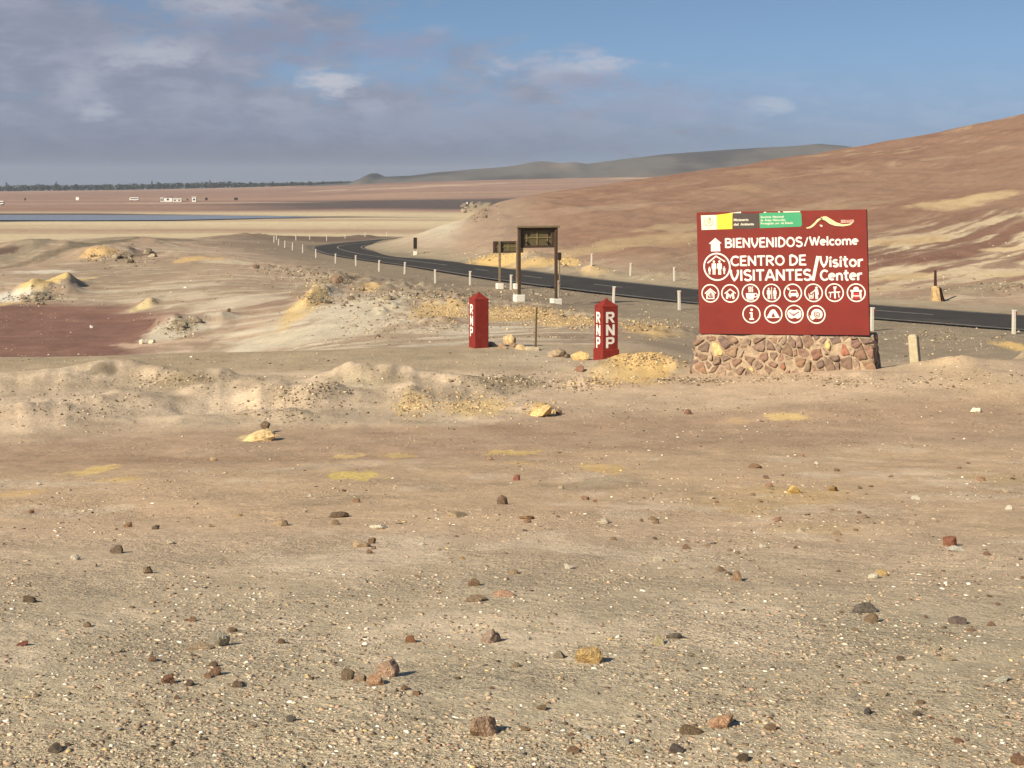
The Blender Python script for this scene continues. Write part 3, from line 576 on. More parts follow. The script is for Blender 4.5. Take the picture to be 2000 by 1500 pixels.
G = {  # hand-painted letter skeletons, y up, cap height 1
 'B': (.56, [[(.1, 0), (.1, 1)], [(.1, .93)] + arc(.26, .74, .22, .19, 90, -90, 8) + [(.1, .55)], [(.1, .5)] + arc(.28, .28, .24, .22, 90, -90, 8) + [(.1, .06)]]),
 'I': (.24, [[(.12, 0), (.12, 1)]]),
 'E': (.5, [[(.1, 0), (.1, 1)], [(.1, .92), (.46, .95)], [(.1, .52), (.42, .52)], [(.1, .08), (.48, .06)]]),
 'N': (.62, [[(.1, 0), (.1, 1)], [(.1, .95), (.52, .06)], [(.52, 0), (.52, 1)]]),
 'V': (.6, [[(.08, 1), (.1, .62), (.18, .28), (.29, .06), (.41, .25), (.5, .58), (.53, .8), (.49, .98)]]),
 'D': (.6, [[(.1, 0), (.1, 1)], [(.1, .94), (.2, .94)] + arc(.2, .5, .32, .44, 90, -90, 12) + [(.1, .06)]]),
 'O': (.68, [arc(.34, .5, .25, .43, 0, 370, 24)]),
 'S': (.52, [arc(.27, .73, .19, .21, 25, 270, 12) + arc(.27, .27, .2, .23, 90, -160, 12)[1:]]),
 'C': (.6, [arc(.36, .5, .27, .44, 45, 318, 18)]),
 'T': (.54, [[(.27, 0), (.27, .95)], [(.02, .92), (.52, .94)]]),
 'R': (.58, [[(.1, 0), (.1, 1)], [(.1, .93)] + arc(.27, .71, .22, .22, 90, -90, 8) + [(.1, .49)], [(.24, .5), (.52, 0)]]),
 'A': (.64, [[(.06, 0), (.24, .75), (.33, 1)], [(.33, 1), (.42, .7), (.6, 0)], [(.16, .32), (.5, .32)]]),
 'W': (.84, [[(.05, 1), (.16, .4), (.24, .04)], [(.24, .04), (.42, .9)], [(.42, .9), (.58, .04)], [(.58, .04), (.68, .5), (.8, 1)]]),
 'e': (.5, [[(.08, .36), (.42, .4)] + arc(.25, .36, .19, .27, 10, 310, 16)]),
 'l': (.22, [[(.11, 0), (.11, 1)]]),
 'c': (.46, [arc(.27, .34, .19, .28, 45, 315, 14)]),
 'o': (.54, [arc(.27, .34, .19, .28, 0, 370, 20)]),
 'm': (.82, [[(.1, 0), (.1, .66)], [(.1, .45)] + arc(.26, .42, .15, .2, 160, 0, 8) + [(.41, 0)], [(.41, .42)] + arc(.56, .42, .15, .2, 170, 0, 8) + [(.71, 0)]]),
 'i': (.24, [[(.12, 0), (.12, .66)], [(.07, .78), (.2, .9)]]),
 's': (.42, [arc(.21, .48, .13, .14, 30, 270, 9) + arc(.21, .19, .15, .15, 90, -160, 9)[1:]]),
 't': (.4, [[(.18, .95), (.17, .2), (.24, .04), (.34, .06)], [(.02, .64), (.36, .68)]]),
 'r': (.42, [[(.1, 0), (.1, .66)], [(.1, .42), (.2, .6), (.38, .62)]]),
 'n': (.54, [[(.1, 0), (.1, .66)], [(.1, .44)] + arc(.27, .42, .16, .21, 160, 0, 8) + [(.44, 0)]]),
}
def paint_text(name, txt, x0, x1, yt0, yb0, yt1, yb1, thick=.178):
    """one painted word from crop column x0 to x1; cap top and baseline given at both ends"""
    adv = sum(G[ch][0] for ch in txt); a = Art(); pos_ = 0.0
    for ch in txt:
        for st in G[ch][1]:
            q = []
            for gx_, gy_ in st:
                u = (pos_ + gx_) / adv; top = yt0 + (yt1 - yt0) * u; bot = yb0 + (yb1 - yb0) * u
                q.append((x0 + (x1 - x0) * u, bot - (bot - top) * gy_))
            hh = abs(yb0 - yt0); a.stroke(q, hh * thick * 1.12, hh * thick)
        pos_ += G[ch][0]
    return a.done(name, M['white'])
paint_text('lettering', 'BIENVENIDOS', 336, 976, 312, 389, 300, 380)
paint_text('lettering', 'Welcome', 1030, 1420, 298, 372, 292, 364)
paint_text('lettering', 'CENTRO', 378, 832, 455, 536, 448, 530)
paint_text('lettering', 'DE', 860, 1004, 447, 531, 444, 528)
paint_text('lettering', 'VISITANTES', 372, 1042, 566, 656, 560, 650)
paint_text('lettering', 'Visitor', 1106, 1458, 455, 543, 448, 540)
paint_text('lettering', 'Center', 1106, 1448, 566, 652, 560, 648)
a = Art(); a.stroke([(1018, 305), (992, 376)], 11); a.stroke([(1096, 455), (1052, 652)], 25); a.done('slash', M['white'])
a = Art(); a.face([(259, 308), (313, 352), (297, 352), (300, 416), (221, 418), (222, 356), (204, 356)]); a.done('arrow', M['white'])
def person(a, x, y, s, skirt=False):
    a.disc(x, y - 52 * s, 9.5 * s, 10.5 * s, 12)
    if skirt: a.face([(x - 14 * s, y - 38 * s), (x + 14 * s, y - 38 * s), (x + 20 * s, y - 2 * s), (x + 11 * s, y), (x + 19 * s, y + 16 * s), (x - 19 * s, y + 16 * s), (x - 11 * s, y), (x - 20 * s, y - 2 * s)])
    else: a.face([(x - 18 * s, y - 38 * s), (x + 18 * s, y - 38 * s), (x + 20 * s, y + 4 * s), (x + 13 * s, y + 4 * s), (x + 13 * s, y + 14 * s), (x - 13 * s, y + 14 * s), (x - 13 * s, y + 4 * s), (x - 20 * s, y + 4 * s)])
    a.rect(x - 12 * s, y + 14 * s, x - 1.5 * s, y + 52 * s); a.rect(x + 1.5 * s, y + 14 * s, x + 12 * s, y + 52 * s)
a = Art(); a.ring(268, 542, 114, 13, 56); a.stroke([(190, 512), (263, 456), (336, 500)], 11)
person(a, 243, 553, 1.0); person(a, 290, 553, 1.02); person(a, 205, 575, .55); person(a, 328, 572, .55); a.done('pictogram', M['white'])
ctr = [(207, 757), (373, 757), (543, 753), (715, 752), (887, 751), (1054, 750), (1221, 748), (1393, 748), (545, 923), (724, 922), (895, 921), (1071, 924)]
def pict(i, fn, red=None):
    cx, cy = ctr[i]; a = Art(); a.ring(cx, cy, 75, 10, 40); fn(a, cx, cy); o = a.done('pictogram', M['white'])
    if red: a = Art(.0045); red(a, cx, cy); a.done('pictogram_cutout', M['red'])
def p_house(a, x, y):
    a.stroke([(x - 46, y + 2), (x, y - 36), (x + 46, y)], 9); a.face([(x, y - 26), (x + 34, y + 4), (x + 34, y + 46), (x - 34, y + 46), (x - 34, y + 4)])
def p_house_r(a, x, y):
    a.face([(x, y - 10), (x + 23, y + 9), (x + 23, y + 36), (x - 23, y + 36), (x - 23, y + 9)]); 
pict(0, p_house, p_house_r)
a = Art(.0065); a.stroke(arc(203, 770, 10, 10, 50, 310, 10), 6); a.stroke([(222, 759), (222, 783)], 6); a.disc(222, 752, 3.5); a.done('pictogram_detail', M['white'])
def p_m(a, x, y):
    a.stroke([(x - 46, y + 2), (x, y - 34), (x + 46, y)], 9); a.stroke([(x - 28, y + 44), (x - 20, y), (x, y + 28), (x + 20, y), (x + 28, y + 44)], 16)
pict(1, p_m)
def p_cup(a, x, y):
    a.face([(x - 40, y + 2), (x + 32, y), (x + 30, y + 34), (x + 22, y + 48), (x - 30, y + 50), (x - 38, y + 36)]); a.ring(x + 40, y + 18, 18, 8, 20)
    for k in (-14, 0, 14): a.stroke([(x + k - 2, y - 8), (x + k + 4, y - 22), (x + k - 3, y - 36), (x + k + 4, y - 52)], 8)
    a.stroke([(x - 34, y + 56), (x + 26, y + 55)], 6)
pict(2, p_cup)
def p_wc(a, x, y): person(a, x - 24, y + 8, .8); person(a, x + 26, y + 8, .8, True); a.stroke([(x, y - 46), (x, y + 50)], 6)
pict(3, p_wc)
def p_car(a, x, y):
    a.face([(x - 22, y - 22), (x + 30, y - 24), (x + 42, y + 2), (x + 46, y + 8), (x + 46, y + 26), (x - 34, y + 26), (x - 34, y + 8), (x - 30, y + 2)]); a.rect(x - 28, y + 24, x - 14, y + 36); a.rect(x + 28, y + 24, x + 42, y + 36)
    a.disc(x - 36, y - 34, 9); a.disc(x - 28, y - 26, 5)
def p_car_r(a, x, y): a.face([(x - 16, y - 14), (x + 25, y - 16), (x + 33, y + 0), (x - 22, y + 1)]); a.disc(x - 22, y + 13, 4.5); a.disc(x + 34, y + 13, 4.5)
pict(4, p_car, p_car_r)
def p_bin(a, x, y):
    a.disc(x + 24, y - 40, 10); a.face([(x + 8, y - 28), (x + 36, y - 28), (x + 42, y + 14), (x + 34, y + 16), (x + 36, y + 50), (x + 14, y + 50), (x + 13, y)]); a.stroke([(x + 14, y - 22), (x - 8, y - 4), (x - 16, y - 2)], 8)
    a.stroke([(x - 38, y + 6), (x - 32, y + 44), (x - 6, y + 44), (x - 2, y + 6)], 6); a.rect(x - 24, y - 2, x - 14, y + 10)
    a.rect(x - 27, y + 18, x - 12, y + 36)
pict(5, p_bin)
def p_eat(a, x, y):
    a.stroke([(x - 46, y), (x + 46, y - 6)], 9); a.stroke([(x + 2, y - 44), (x + 4, y + 46)], 13); a.face([(x - 10, y - 48), (x + 20, y - 50), (x + 14, y - 28), (x - 4, y - 26)]); a.stroke([(x - 30, y), (x - 34, y + 40)], 7); a.stroke([(x + 30, y - 4), (x + 36, y + 40)], 7)
pict(6, p_eat)
def p_hall(a, x, y):
    a.rect(x - 46, y - 22, x + 46, y - 8); a.face([(x - 38, y - 8), (x - 22, y - 8), (x - 26, y + 46), (x - 40, y + 46)]); a.face([(x + 24, y - 8), (x + 40, y - 8), (x + 42, y + 46), (x + 28, y + 46)])
    a.disc(x, y - 30, 22, 18, 18); a.stroke([(x - 26, y + 26), (x + 28, y + 26)], 8)
def p_hall_r(a, x, y): pass
pict(7, p_hall)
a = Art(.003); pr_ = lin((206, 60, 62)) * .85
M['pink'] = material('bright_red_print', pr_, .6, .06, 4, 0)
a.rect(1372, 752, 1416, 768); a.rect(1378, 780, 1410, 794); a.done('pictogram_detail', M['pink'])
def p_info(a, x, y): a.disc(x + 2, y - 34, 11); a.face([(x - 16, y - 14), (x + 10, y - 14), (x + 10, y + 34), (x + 20, y + 34), (x + 20, y + 46), (x - 18, y + 46), (x - 18, y + 34), (x - 7, y + 34), (x - 7, y - 3), (x - 16, y - 3)])
pict(8, p_info)
def p_tent(a, x, y): a.face([(x - 56, y + 32), (x - 42, y + 6), (x - 22, y - 28), (x - 4, y - 38), (x + 14, y - 36), (x + 34, y - 4), (x + 52, y + 30)])
def p_tent_r(a, x, y): a.face([(x - 1, y - 14), (x + 15, y + 24), (x - 16, y + 24)])
pict(9, p_tent, p_tent_r)
def p_hands(a, x, y): a.face([(x - 58, y - 4), (x - 50, y - 28), (x - 28, y - 38), (x, y - 28), (x + 24, y - 38), (x + 50, y - 28), (x + 58, y - 2), (x + 50, y + 26), (x + 26, y + 38), (x + 4, y + 28), (x - 22, y + 38), (x - 46, y + 28)])
def p_hands_r(a, x, y): a.stroke([(x - 40, y - 14), (x - 10, y + 12), (x + 40, y - 18)], 8); a.stroke([(x - 16, y - 8), (x + 8, y + 14)], 5)
pict(10, p_hands, p_hands_r)
def p_shell(a, x, y): a.face(arc(x + 6, y - 2, 46, 42, -200, 60, 20) + [(x - 8, y + 30), (x - 30, y + 46), (x - 48, y + 30), (x - 52, y + 6)])
def p_shell_r(a, x, y):
    a.stroke([(x + 10 + (6 + k * 1.15) * math.cos(k * .55), y + (6 + k * 1.1) * math.sin(k * .55)) for k in range(20)], 6)
    a.face([(x - 2, y + 48), (x + 30, y + 30), (x + 36, y + 52), (x + 10, y + 56)])
pict(11, p_shell, p_shell_r)
# header strip of printed plates
def plate(name, pts, mat, base=.003): a = Art(base); a.face(pts); return a.done(name, M[mat])
plate('emblem_plate', [(144, 126), (276, 122), (277, 240), (147, 244)], 'whitep'); plate('emblem_plate', [(277, 122), (408, 106), (404, 236), (278, 240)], 'yellow')
plate('ministry_plate', [(410, 108), (480, 108), (626, 112), (626, 222), (560, 236), (412, 234)], 'grey')
plate('service_plate', [(630, 110), (700, 104), (958, 104), (972, 112), (974, 206), (962, 218), (632, 230)], 'green')
for q in [[(380, 107), (478, 97), (480, 112), (395, 116)], [(668, 99), (690, 98), (680, 108), (665, 108)], [(780, 96), (800, 95), (800, 104), (790, 104)], [(820, 95), (960, 93), (966, 101), (830, 104)]]: plate('peeled_plate_edge', q, 'whitep', .0015)
a = Art(.005)   # faint coat of arms: a small shield under a wreath
a.face([(192, 146), (226, 144), (226, 176), (218, 190), (208, 194), (199, 188), (192, 176)]); a.stroke(arc(208, 182, 36, 30, 20, 160, 10), 6); a.stroke([(176, 150), (172, 180), (182, 200)], 4); a.stroke([(238, 150), (244, 180), (236, 200)], 4); a.done('emblem', M['olive'])
a = Art(.0065); a.face([(196, 150), (208, 149), (208, 166), (196, 166)]); a.face([(198, 168), (220, 168), (214, 184), (208, 188), (202, 184)]); a.done('emblem_detail', M['whitep'])
def small_text(name, txt, x0, x1, yc, h, mat, bold=.02, base=.006):
    cu = bpy.data.curves.new('txt', 'FONT'); cu.body = txt; cu.size = 1; cu.offset = bold; cu.resolution_u = 2; cu.fill_mode = 'FRONT'
    o = bpy.data.objects.new('txt', cu); COL.objects.link(o); bpy.context.view_layer.update()
    me = bpy.data.meshes.new_from_object(o.evaluated_get(bpy.context.evaluated_depsgraph_get())); bpy.data.objects.remove(o); me.name = name
    n = len(me.vertices); v = np.empty(n * 3, np.float32); me.vertices.foreach_get('co', v); v = v.reshape(-1, 3)
    w0, w1 = v[:, 0].min(), v[:, 0].max(); cap = .7; o3 = np.empty((n, 3), np.float32)
    for i in range(n):
        a_, b_ = S(x0 + (x1 - x0) * (v[i, 0] - w0) / (w1 - w0), yc + h / 2 - v[i, 1] / cap * h - (x0 + (x1 - x0) * (v[i, 0] - w0) / (w1 - w0) - x0) * .02)
        o3[i] = rollM @ Vector((a_, -base, b_))
    me.vertices.foreach_set('co', o3.ravel()); me.update(); return link(name, me, M[mat], panel)
for line, x0, x1, yy, hh, bo in (('Ministerio', 418, 542, 163, 20, .02), ('del Ambiente', 416, 586, 199, 20, .02), ('Servicio Nacional', 640, 830, 140, 17, .015), ('de Áreas Naturales', 640, 842, 166, 17, .015), ('Protegidas por el Estado', 640, 905, 192, 17, .015)):
    k = 0; per = (x1 - x0) / len(line)
    for wd_ in line.split(' '):
        small_text('lettering', wd_, x0 + k * per, x0 + (k + len(wd_) - .15) * per, yy - k * per * .02, hh, 'whitep', bo); k += len(wd_) + 1
# dune emblem
wave1 = [(1005, 228), (1040, 216), (1076, 186), (1104, 152), (1132, 140), (1160, 148), (1128, 158), (1100, 182), (1072, 212), (1044, 230), (1016, 234)]
wave2 = [(1128, 160), (1146, 136), (1172, 136), (1206, 156), (1250, 184), (1300, 200), (1350, 196), (1392, 176), (1360, 206), (1304, 216), (1240, 212), (1196, 196), (1160, 168)]
plate('dune_emblem', [(x - 2, y + 5) for x, y in wave1] , 'black', .0015); plate('dune_emblem', [(x - 4, y + 4) for x, y in wave2], 'black', .0018)
plate('dune_emblem', wave1, 'cream', .004); plate('dune_emblem', wave2, 'cream', .0045)
a = Art(.005); a.stroke([(1090, 158), (1116, 146), (1134, 152), (1146, 178)], 8); a.done('dune_emblem', M['black']); a = Art(.006); a.disc(1131, 212, 8); a.disc(1120, 206, 4); a.done('dune_emblem', M['whitep'])
small_text('lettering', 'SERNANP', 1286, 1390, 177, 22, 'whitep', .05); small_text('lettering', 'SERNANP', 1288, 1388, 177, 19, 'pink', .0, .0075)

# plinth: a battered block of mortar with stones set proud of it
BW0, BW1, BH, BT = 4.06, 3.86, zo + .0, .86
plinth_h = BH
bm = bmesh.new(); n_ = 16
def pl_x(side, z): k = z / plinth_h; return side * (BW0 + (BW1 - BW0) * k) / 2
def pl_y(z): return -.10 + .05 * z / plinth_h       # front face leans back slightly
vs0 = []
for z, in ((-.5,), (plinth_h - .02,)):
    zz = z
    vs0.append([bm.verts.new((pl_x(-1, zz), pl_y(zz), zz)), bm.verts.new((pl_x(1, zz), pl_y(zz), zz)), bm.verts.new((pl_x(1, zz), BT, zz)), bm.verts.new((pl_x(-1, zz), BT, zz))])
for i in range(4): bm.faces.new((vs0[0][i], vs0[0][(i + 1) % 4], vs0[1][(i + 1) % 4], vs0[1][i]))
bm.faces.new(vs0[1]); bm.faces.new(vs0[0][::-1])
bmesh.ops.subdivide_edges(bm, edges=bm.edges[:], cuts=14, use_grid_fill=True)
for v in bm.verts: v.co += Vector((0, 1, 0)) * .03 * float(fbm(np.array([v.co.x * 5]), np.array([v.co.z * 5 + v.co.y]), 2, 91)[0])
for v in bm.verts:
    if v.co.z > plinth_h - .05: v.co.z += .03 * float(fbm(np.array([v.co.x * 3]), np.array([v.co.y * 3]), 2, 92)[0]) - math.sin(roll) * 0 + v.co.x * math.tan(roll)
base_o = bmobj('stone_plinth', bm, M['mortar'], sg, True)
STC = [(134, 110, 96), (146, 120, 102), (122, 98, 88), (154, 128, 108), (114, 92, 84), (140, 106, 90), (164, 140, 118), (134, 114, 102), (108, 88, 80)]
def clip_cell(i, pts, wts, x0, x1, y0, y1):
    poly_ = [np.array(p) for p in ((x0, y0), (x1, y0), (x1, y1), (x0, y1))]
    for j in range(len(pts)):
        if j == i: continue
        dlt = pts[j] - pts[i]; L2 = dlt @ dlt
        if L2 > 1.2: continue
        m_ = (pts[i] + pts[j]) / 2 + dlt * (wts[i] - wts[j]) / (2 * L2); o = []
        for k in range(len(poly_)):
            p, q = poly_[k], poly_[(k + 1) % len(poly_)]; sp_, sq = (p - m_) @ dlt, (q - m_) @ dlt
            if sp_ <= 0: o.append(p)
            if sp_ * sq < 0: o.append(p + (q - p) * sp_ / (sp_ - sq))
        poly_ = o
        if len(poly_) < 3: return None
    return poly_
def place_stone(poly_, to3, col, gap, proud, r_):
    p = np.array(poly_); p = p + .06 * np.stack([fbm(p[:, 0] * 6, p[:, 1] * 6, 2, 95), fbm(p[:, 0] * 6 + 9, p[:, 1] * 6, 2, 96)], 1) * 2; cen = p.mean(0)
    L = np.linalg.norm(p - cen, axis=1).mean()
    if L < gap * 1.6: return
    k = max(.35, 1 - gap / L)
    q = []
    for a_, b_ in zip(p, np.roll(p, -1, 0)):      # cut the corners so the outline is a worn polygon
        for t_ in (r_.uniform(.12, .24), r_.uniform(.72, .86)): q.append(cen + (a_ + (b_ - a_) * t_ - cen) * k * r_.uniform(.84, 1.12))
    q = np.array(q); n = len(q); V = []; Fc = []
    for s_, dep in ((1.02, -.02), (.97, proud * .7), (.72, proud * r_.uniform(.95, 1.15))):
        for a_ in q: u = cen + (a_ - cen) * s_; V.append(to3(u[0], u[1], dep + (r_.uniform(-.006, .006) if dep > 0 else 0)))
    V.append(to3(cen[0], cen[1], proud * 1.1))
    o3 = np.mean(V, 0)
    for r in range(2):
        for i in range(n): Fc.append((r * n + i, r * n + (i + 1) % n, (r + 1) * n + (i + 1) % n, (r + 1) * n + i))
    for i in range(n): Fc.append((2 * n + i, 2 * n + (i + 1) % n, 3 * n))
    me = bpy.data.meshes.new('stone'); me.from_pydata([tuple(np.array(v) - o3) for v in V], [], Fc); me.update()
    bmx = bmesh.new(); bmx.from_mesh(me); bmesh.ops.recalc_face_normals(bmx, faces=bmx.faces); bmx.to_mesh(me); bmx.free()
    o = link('stone', me, M['stone'], base_o); o.location = o3; col = np.array(col) * .8 + np.array((182, 156, 128)) * .2; o.color = (*[float(v) for v in lin(col) * .88], 1)
# seeds: the stones one can pick out in the photograph first (crop coordinates), then fill
def SB(cx, cy): return (cx - 990) / 5.128 * SD / F, (560 - cy) / 5.128 * SD / F - .22
big = [(350, 240, (228, 190, 128), 1.7), (1445, 180, (226, 192, 122), 1.0), (1585, 250, (160, 98, 78), 1.5), (1330, 290, (128, 88, 74), 1.6), (1040, 245, (122, 98, 78), 1.5), (1140, 345, (136, 104, 80), 1.2), (1210, 400, (124, 104, 86), 1.0), (690, 450, (222, 184, 124), 1.0), (740, 130, (118, 90, 74), 1.1), (900, 130, (140, 108, 90), 1.1), (800, 330, (134, 102, 86), 1.4), (650, 340, (126, 100, 84), 1.1), (190, 330, (120, 94, 78), 1.3), (140, 185, (124, 98, 82), 1.2), (210, 450, (146, 110, 88), 1.2), (350, 365, (128, 104, 88), 1.3), (1610, 380, (116, 92, 78), 1.2), (1815, 360, (140, 108, 84), 1.3), (1700, 170, (122, 92, 82), 1.1), (1840, 255, (138, 104, 88), 1.1), (1590, 120, (128, 106, 90), 1.0), (1250, 175, (124, 96, 82), 1.1), (1190, 260, (130, 102, 86), 1.0), (610, 205, (126, 98, 82), 1.1), (480, 110, (146, 118, 96), 1.0), (270, 105, (130, 96, 80), 1.0), (340, 450, (118, 92, 78), 1.0), (550, 395, (134, 100, 84), 1.1), (990, 420, (146, 96, 76), .8), (870, 440, (124, 98, 82), .9), (1450, 400, (120, 96, 82), .9), (890, 290, (120, 98, 84), .9), (480, 250, (150, 122, 98), 1.1), (1750, 260, (128, 98, 80), .9), (560, 470, (130, 104, 88), .9)]
rs = random.Random(5)
sx0, sx1, sz0, sz1 = -1.98, 1.98, -.24, plinth_h - .03
sc_ = [np.array(SB(b_[0], b_[1])) for b_ in big]; sw = [.011 * b_[3] for b_ in big]; scol = [b_[2] for b_ in big]
tries = 0
while len(sc_) < 112 and tries < 9000:
    tries += 1; p = np.array((rs.uniform(sx0, sx1), rs.uniform(sz0, sz1)))
    if min(np.linalg.norm((p - q) / (1, 1)) - .5 * (wq / .011 - 1) * .1 for q, wq in zip(sc_, sw)) > .13: sc_.append(p); sw.append(.011 * rs.uniform(.5, 1.0)); scol.append(rs.choice(STC))
sc_ = np.array(sc_)
def to_front(u, z, dep): return (u * (1 + (BW0 - BW1) / BW1 * (1 - z / plinth_h)) , pl_y(z) - dep, z + u * math.tan(roll) * max(0, z / plinth_h))
for i in range(len(sc_)):
    cell = clip_cell(i, sc_, sw, sx0, sx1, sz0, sz1)
    if cell and (i < len(big) or rs.random() > .1): place_stone(cell, to_front, scol[i], rs.uniform(.008, .05), rs.choice((.008, .02, .035, .055)) * rs.uniform(.8, 1.2), rs)
for side in (1, -1):
    pts = []; tries = 0
    while len(pts) < 14 and tries < 3000:
        tries += 1; p = np.array((rs.uniform(-.04, BT - .04), rs.uniform(-.2, plinth_h - .04)))
        if not pts or min(np.linalg.norm(p - q) for q in pts) > .2: pts.append(p)
    pts = np.array(pts)
    for i in range(len(pts)):
        cell = clip_cell(i, pts, [.01] * len(pts), -.06, BT - .03, -.22, plinth_h - .03)
        if cell: place_stone(cell, lambda u, z, dep: (pl_x(side, z) + side * dep, u, z + side * .05 * z / plinth_h), rs.choice(STC), .028, rs.uniform(.03, .06), rs)

# ------------------------------------------------------------------ red pillars marked R N P
def letters_on(parent, face, s0, zs, hgt, wid, mat):
    """R, N, P stacked down one face of a pillar; face = 'front' or 'left'"""
    glyph = {'R': [[(0, 0), (.26, 0), (.26, .36), (.42, .36), (.72, 0), (1, 0), (.70, .40), (.96, .55), (.96, .85), (.76, 1), (0, 1)], [(.26, .58), (.26, .80), (.62, .80), (.68, .69), (.62, .58)]],
             'N': [[(0, 0), (.26, 0), (.26, .58), (.74, 0), (1, 0), (1, 1), (.74, 1), (.74, .42), (.26, 1), (0, 1)], None],
             'P': [[(0, 0), (.26, 0), (.26, .36), (.72, .36), (.96, .52), (.96, .86), (.76, 1), (0, 1)], [(.26, .57), (.26, .80), (.62, .80), (.68, .68), (.62, .57)]]}
    for ch, z in zip('RNP', zs):
        for k, (pts, mt) in enumerate(((glyph[ch][0], M[mat]), (glyph[ch][1], M['red_pillar']))):
            if not pts: continue
            bm = bmesh.new(); off = s0 + .003 + .003 * k; vs = []
            for u, v in pts:
                a_ = (u - .5) * wid; zz = z + v * hgt
                vs.append(bm.verts.new((a_, -off, zz) if face == 'front' else (-off, -a_, zz)))
            f = bm.faces.new(vs); f.normal_update()
            if (face == 'front' and f.normal.y > 0) or (face == 'left' and f.normal.x > 0): f.normal_flip()
            bmobj('letter' if k == 0 else 'letter_counter', bm, mt, parent)
def pillar(px, d, hgt, side, rz, label, front, foot):
    x = (px - 1000) / F * d; z = ZZ(x, d)
    e = empty('marker_pillar', (x, d, z), rz); tag(e, label, 'pillar', 'red pillars at the reserve entrance')
    bm = bmesh.new(); hb_ = hgt * .885
    box(bm, (0, 0, hb_ / 2 - .1), (side, side, hb_ + .2), 0, .018)
    body = bmobj('shaft', bm, M['red_pillar'], e)
    bm = bmesh.new(); s2 = side / 2 + .004; zc = hb_ - .015; top = hgt - .04
    lv = [[bm.verts.new((sx * s2, sy * s2, zc)) for sx, sy in ((-1, -1), (1, -1), (1, 1), (-1, 1))], [bm.verts.new((sx * s2, sy * s2, zc + .012)) for sx, sy in ((-1, -1), (1, -1), (1, 1), (-1, 1))], [bm.verts.new((sx * .06, sy * .06, top)) for sx, sy in ((-1, -1), (1, -1), (1, 1), (-1, 1))]]
    for r in range(2):
        for i in range(4): bm.faces.new((lv[r][i], lv[r][(i + 1) % 4], lv[r + 1][(i + 1) % 4], lv[r + 1][i]))
    bm.faces.new(lv[2]); bm.faces.new(lv[0][::-1]); bmobj('cap', bm, M['red_pillar'], e)
    bm = bmesh.new(); bmesh.ops.create_uvsphere(bm, u_segments=8, v_segments=6, radius=.045)
    for v in bm.verts: v.co.z += top + .01
    bmobj('knob', bm, M['red_pillar'], e)
    if foot:
        bm = bmesh.new(); box(bm, (0, 0, .08), (side + .05, side + .05, .40), 0, .02); bmobj('footing', bm, M['red_pillar'], e)
    h3 = hb_ * .2
    letters_on(e, 'left', side / 2, [hb_ * .69, hb_ * .46, hb_ * .23], h3, side * .5, 'faded')
    if front: letters_on(e, 'front', side / 2, [hb_ * .70, hb_ * .47, hb_ * .24], h3, side * .56, 'white')
    return e
pillar(935, 38.4, 1.43, .40, R(24), 'red square pillar with RNP only on its narrow lit side, beside thin wooden stake', False, False)
pillar(1184, 35.3, 1.47, .42, R(24), 'red square pillar with white RNP on two sides, beside the yellow sand heap', True, True)

# ------------------------------------------------------------------ delineator posts along the road
bm = bmesh.new(); box(bm, (0, 0, .33), (.115, .115, .98), 0, .012, .92); box(bm, (.012, 0, .79), (.15, .11, .05), 0, .01)
post_me = bpy.data.meshes.new('post_shaft'); bm.to_mesh(post_me); bm.free(); post_me.materials.append(M['post'])
bm = bmesh.new(); box(bm, (.075, 0, .70), (.035, .085, .13), 0, .008); ref_me = bpy.data.meshes.new('reflector'); bm.to_mesh(ref_me); bm.free(); ref_me.materials.append(M['refl'])
PG = 'white marker posts along the road'
posts = [(1980, 653, 'white road post with red reflector at the far right of the view'), (1703, 644, 'white road post standing close beside the right edge of the red signboard'),
 (1327, 607, 'white road post between the right red pillar and the red signboard, nearer the signboard'), (1198, 599, 'white road post rising directly behind the right red pillar'), (1089, 578, 'white road post behind the right foot of the large noticeboard'), (998, 565, 'white road post between the feet of the small and large noticeboards'),
 (918, 556, 'white road post above the left red pillar, first left of the noticeboards'), (850, 552, 'white road post, second left of the noticeboards along the near road edge'), (790, 537, 'white road post, third left of the noticeboards along the near road edge'), (740, 532, 'white road post, fourth left of the noticeboards along the near road edge'), (695, 522, 'white road post, fifth left of the noticeboards along the near road edge'), (655, 515, 'white road post above the dark boulder, sixth left of the noticeboards'), (617, 504.5, 'white road post just below the outermost point of the bend'),
 (591, 498.5, 'white road post, first left of the outermost point of the bend'), (571, 495, 'white road post, second left of the outermost point of the bend'), (556, 490.5, 'white road post, third left of the outermost point of the bend'), (544, 486.5, 'white road post, fourth left of the outermost point of the bend'), (535, 482.5, 'white road post, leftmost of the whole row round the bend'), (540, 477, 'white road post close behind the leftmost post of the bend'),
 (578, 474.5, 'white road post beyond the bend, leftmost of the far row'), (605, 470, 'white road post beyond the bend, second from left in the far row'), (638, 471, 'white road post beyond the bend, third from left in the far row'), (674, 466.8, 'white road post beyond the bend, fourth from left in the far row'), (713, 465.5, 'white road post beyond the bend, in front of the small dark crest'), (755, 462.5, 'white road post beyond the bend, rightmost of the far row'),
 (1155, 536, 'white road post at the hillside edge, leftmost of three across the road'), (1231, 544, 'white road post at the hillside edge, middle of three across the road'), (1317, 553, 'white road post at the hillside edge, beside the left of the red signboard')]
rp = random.Random(3)
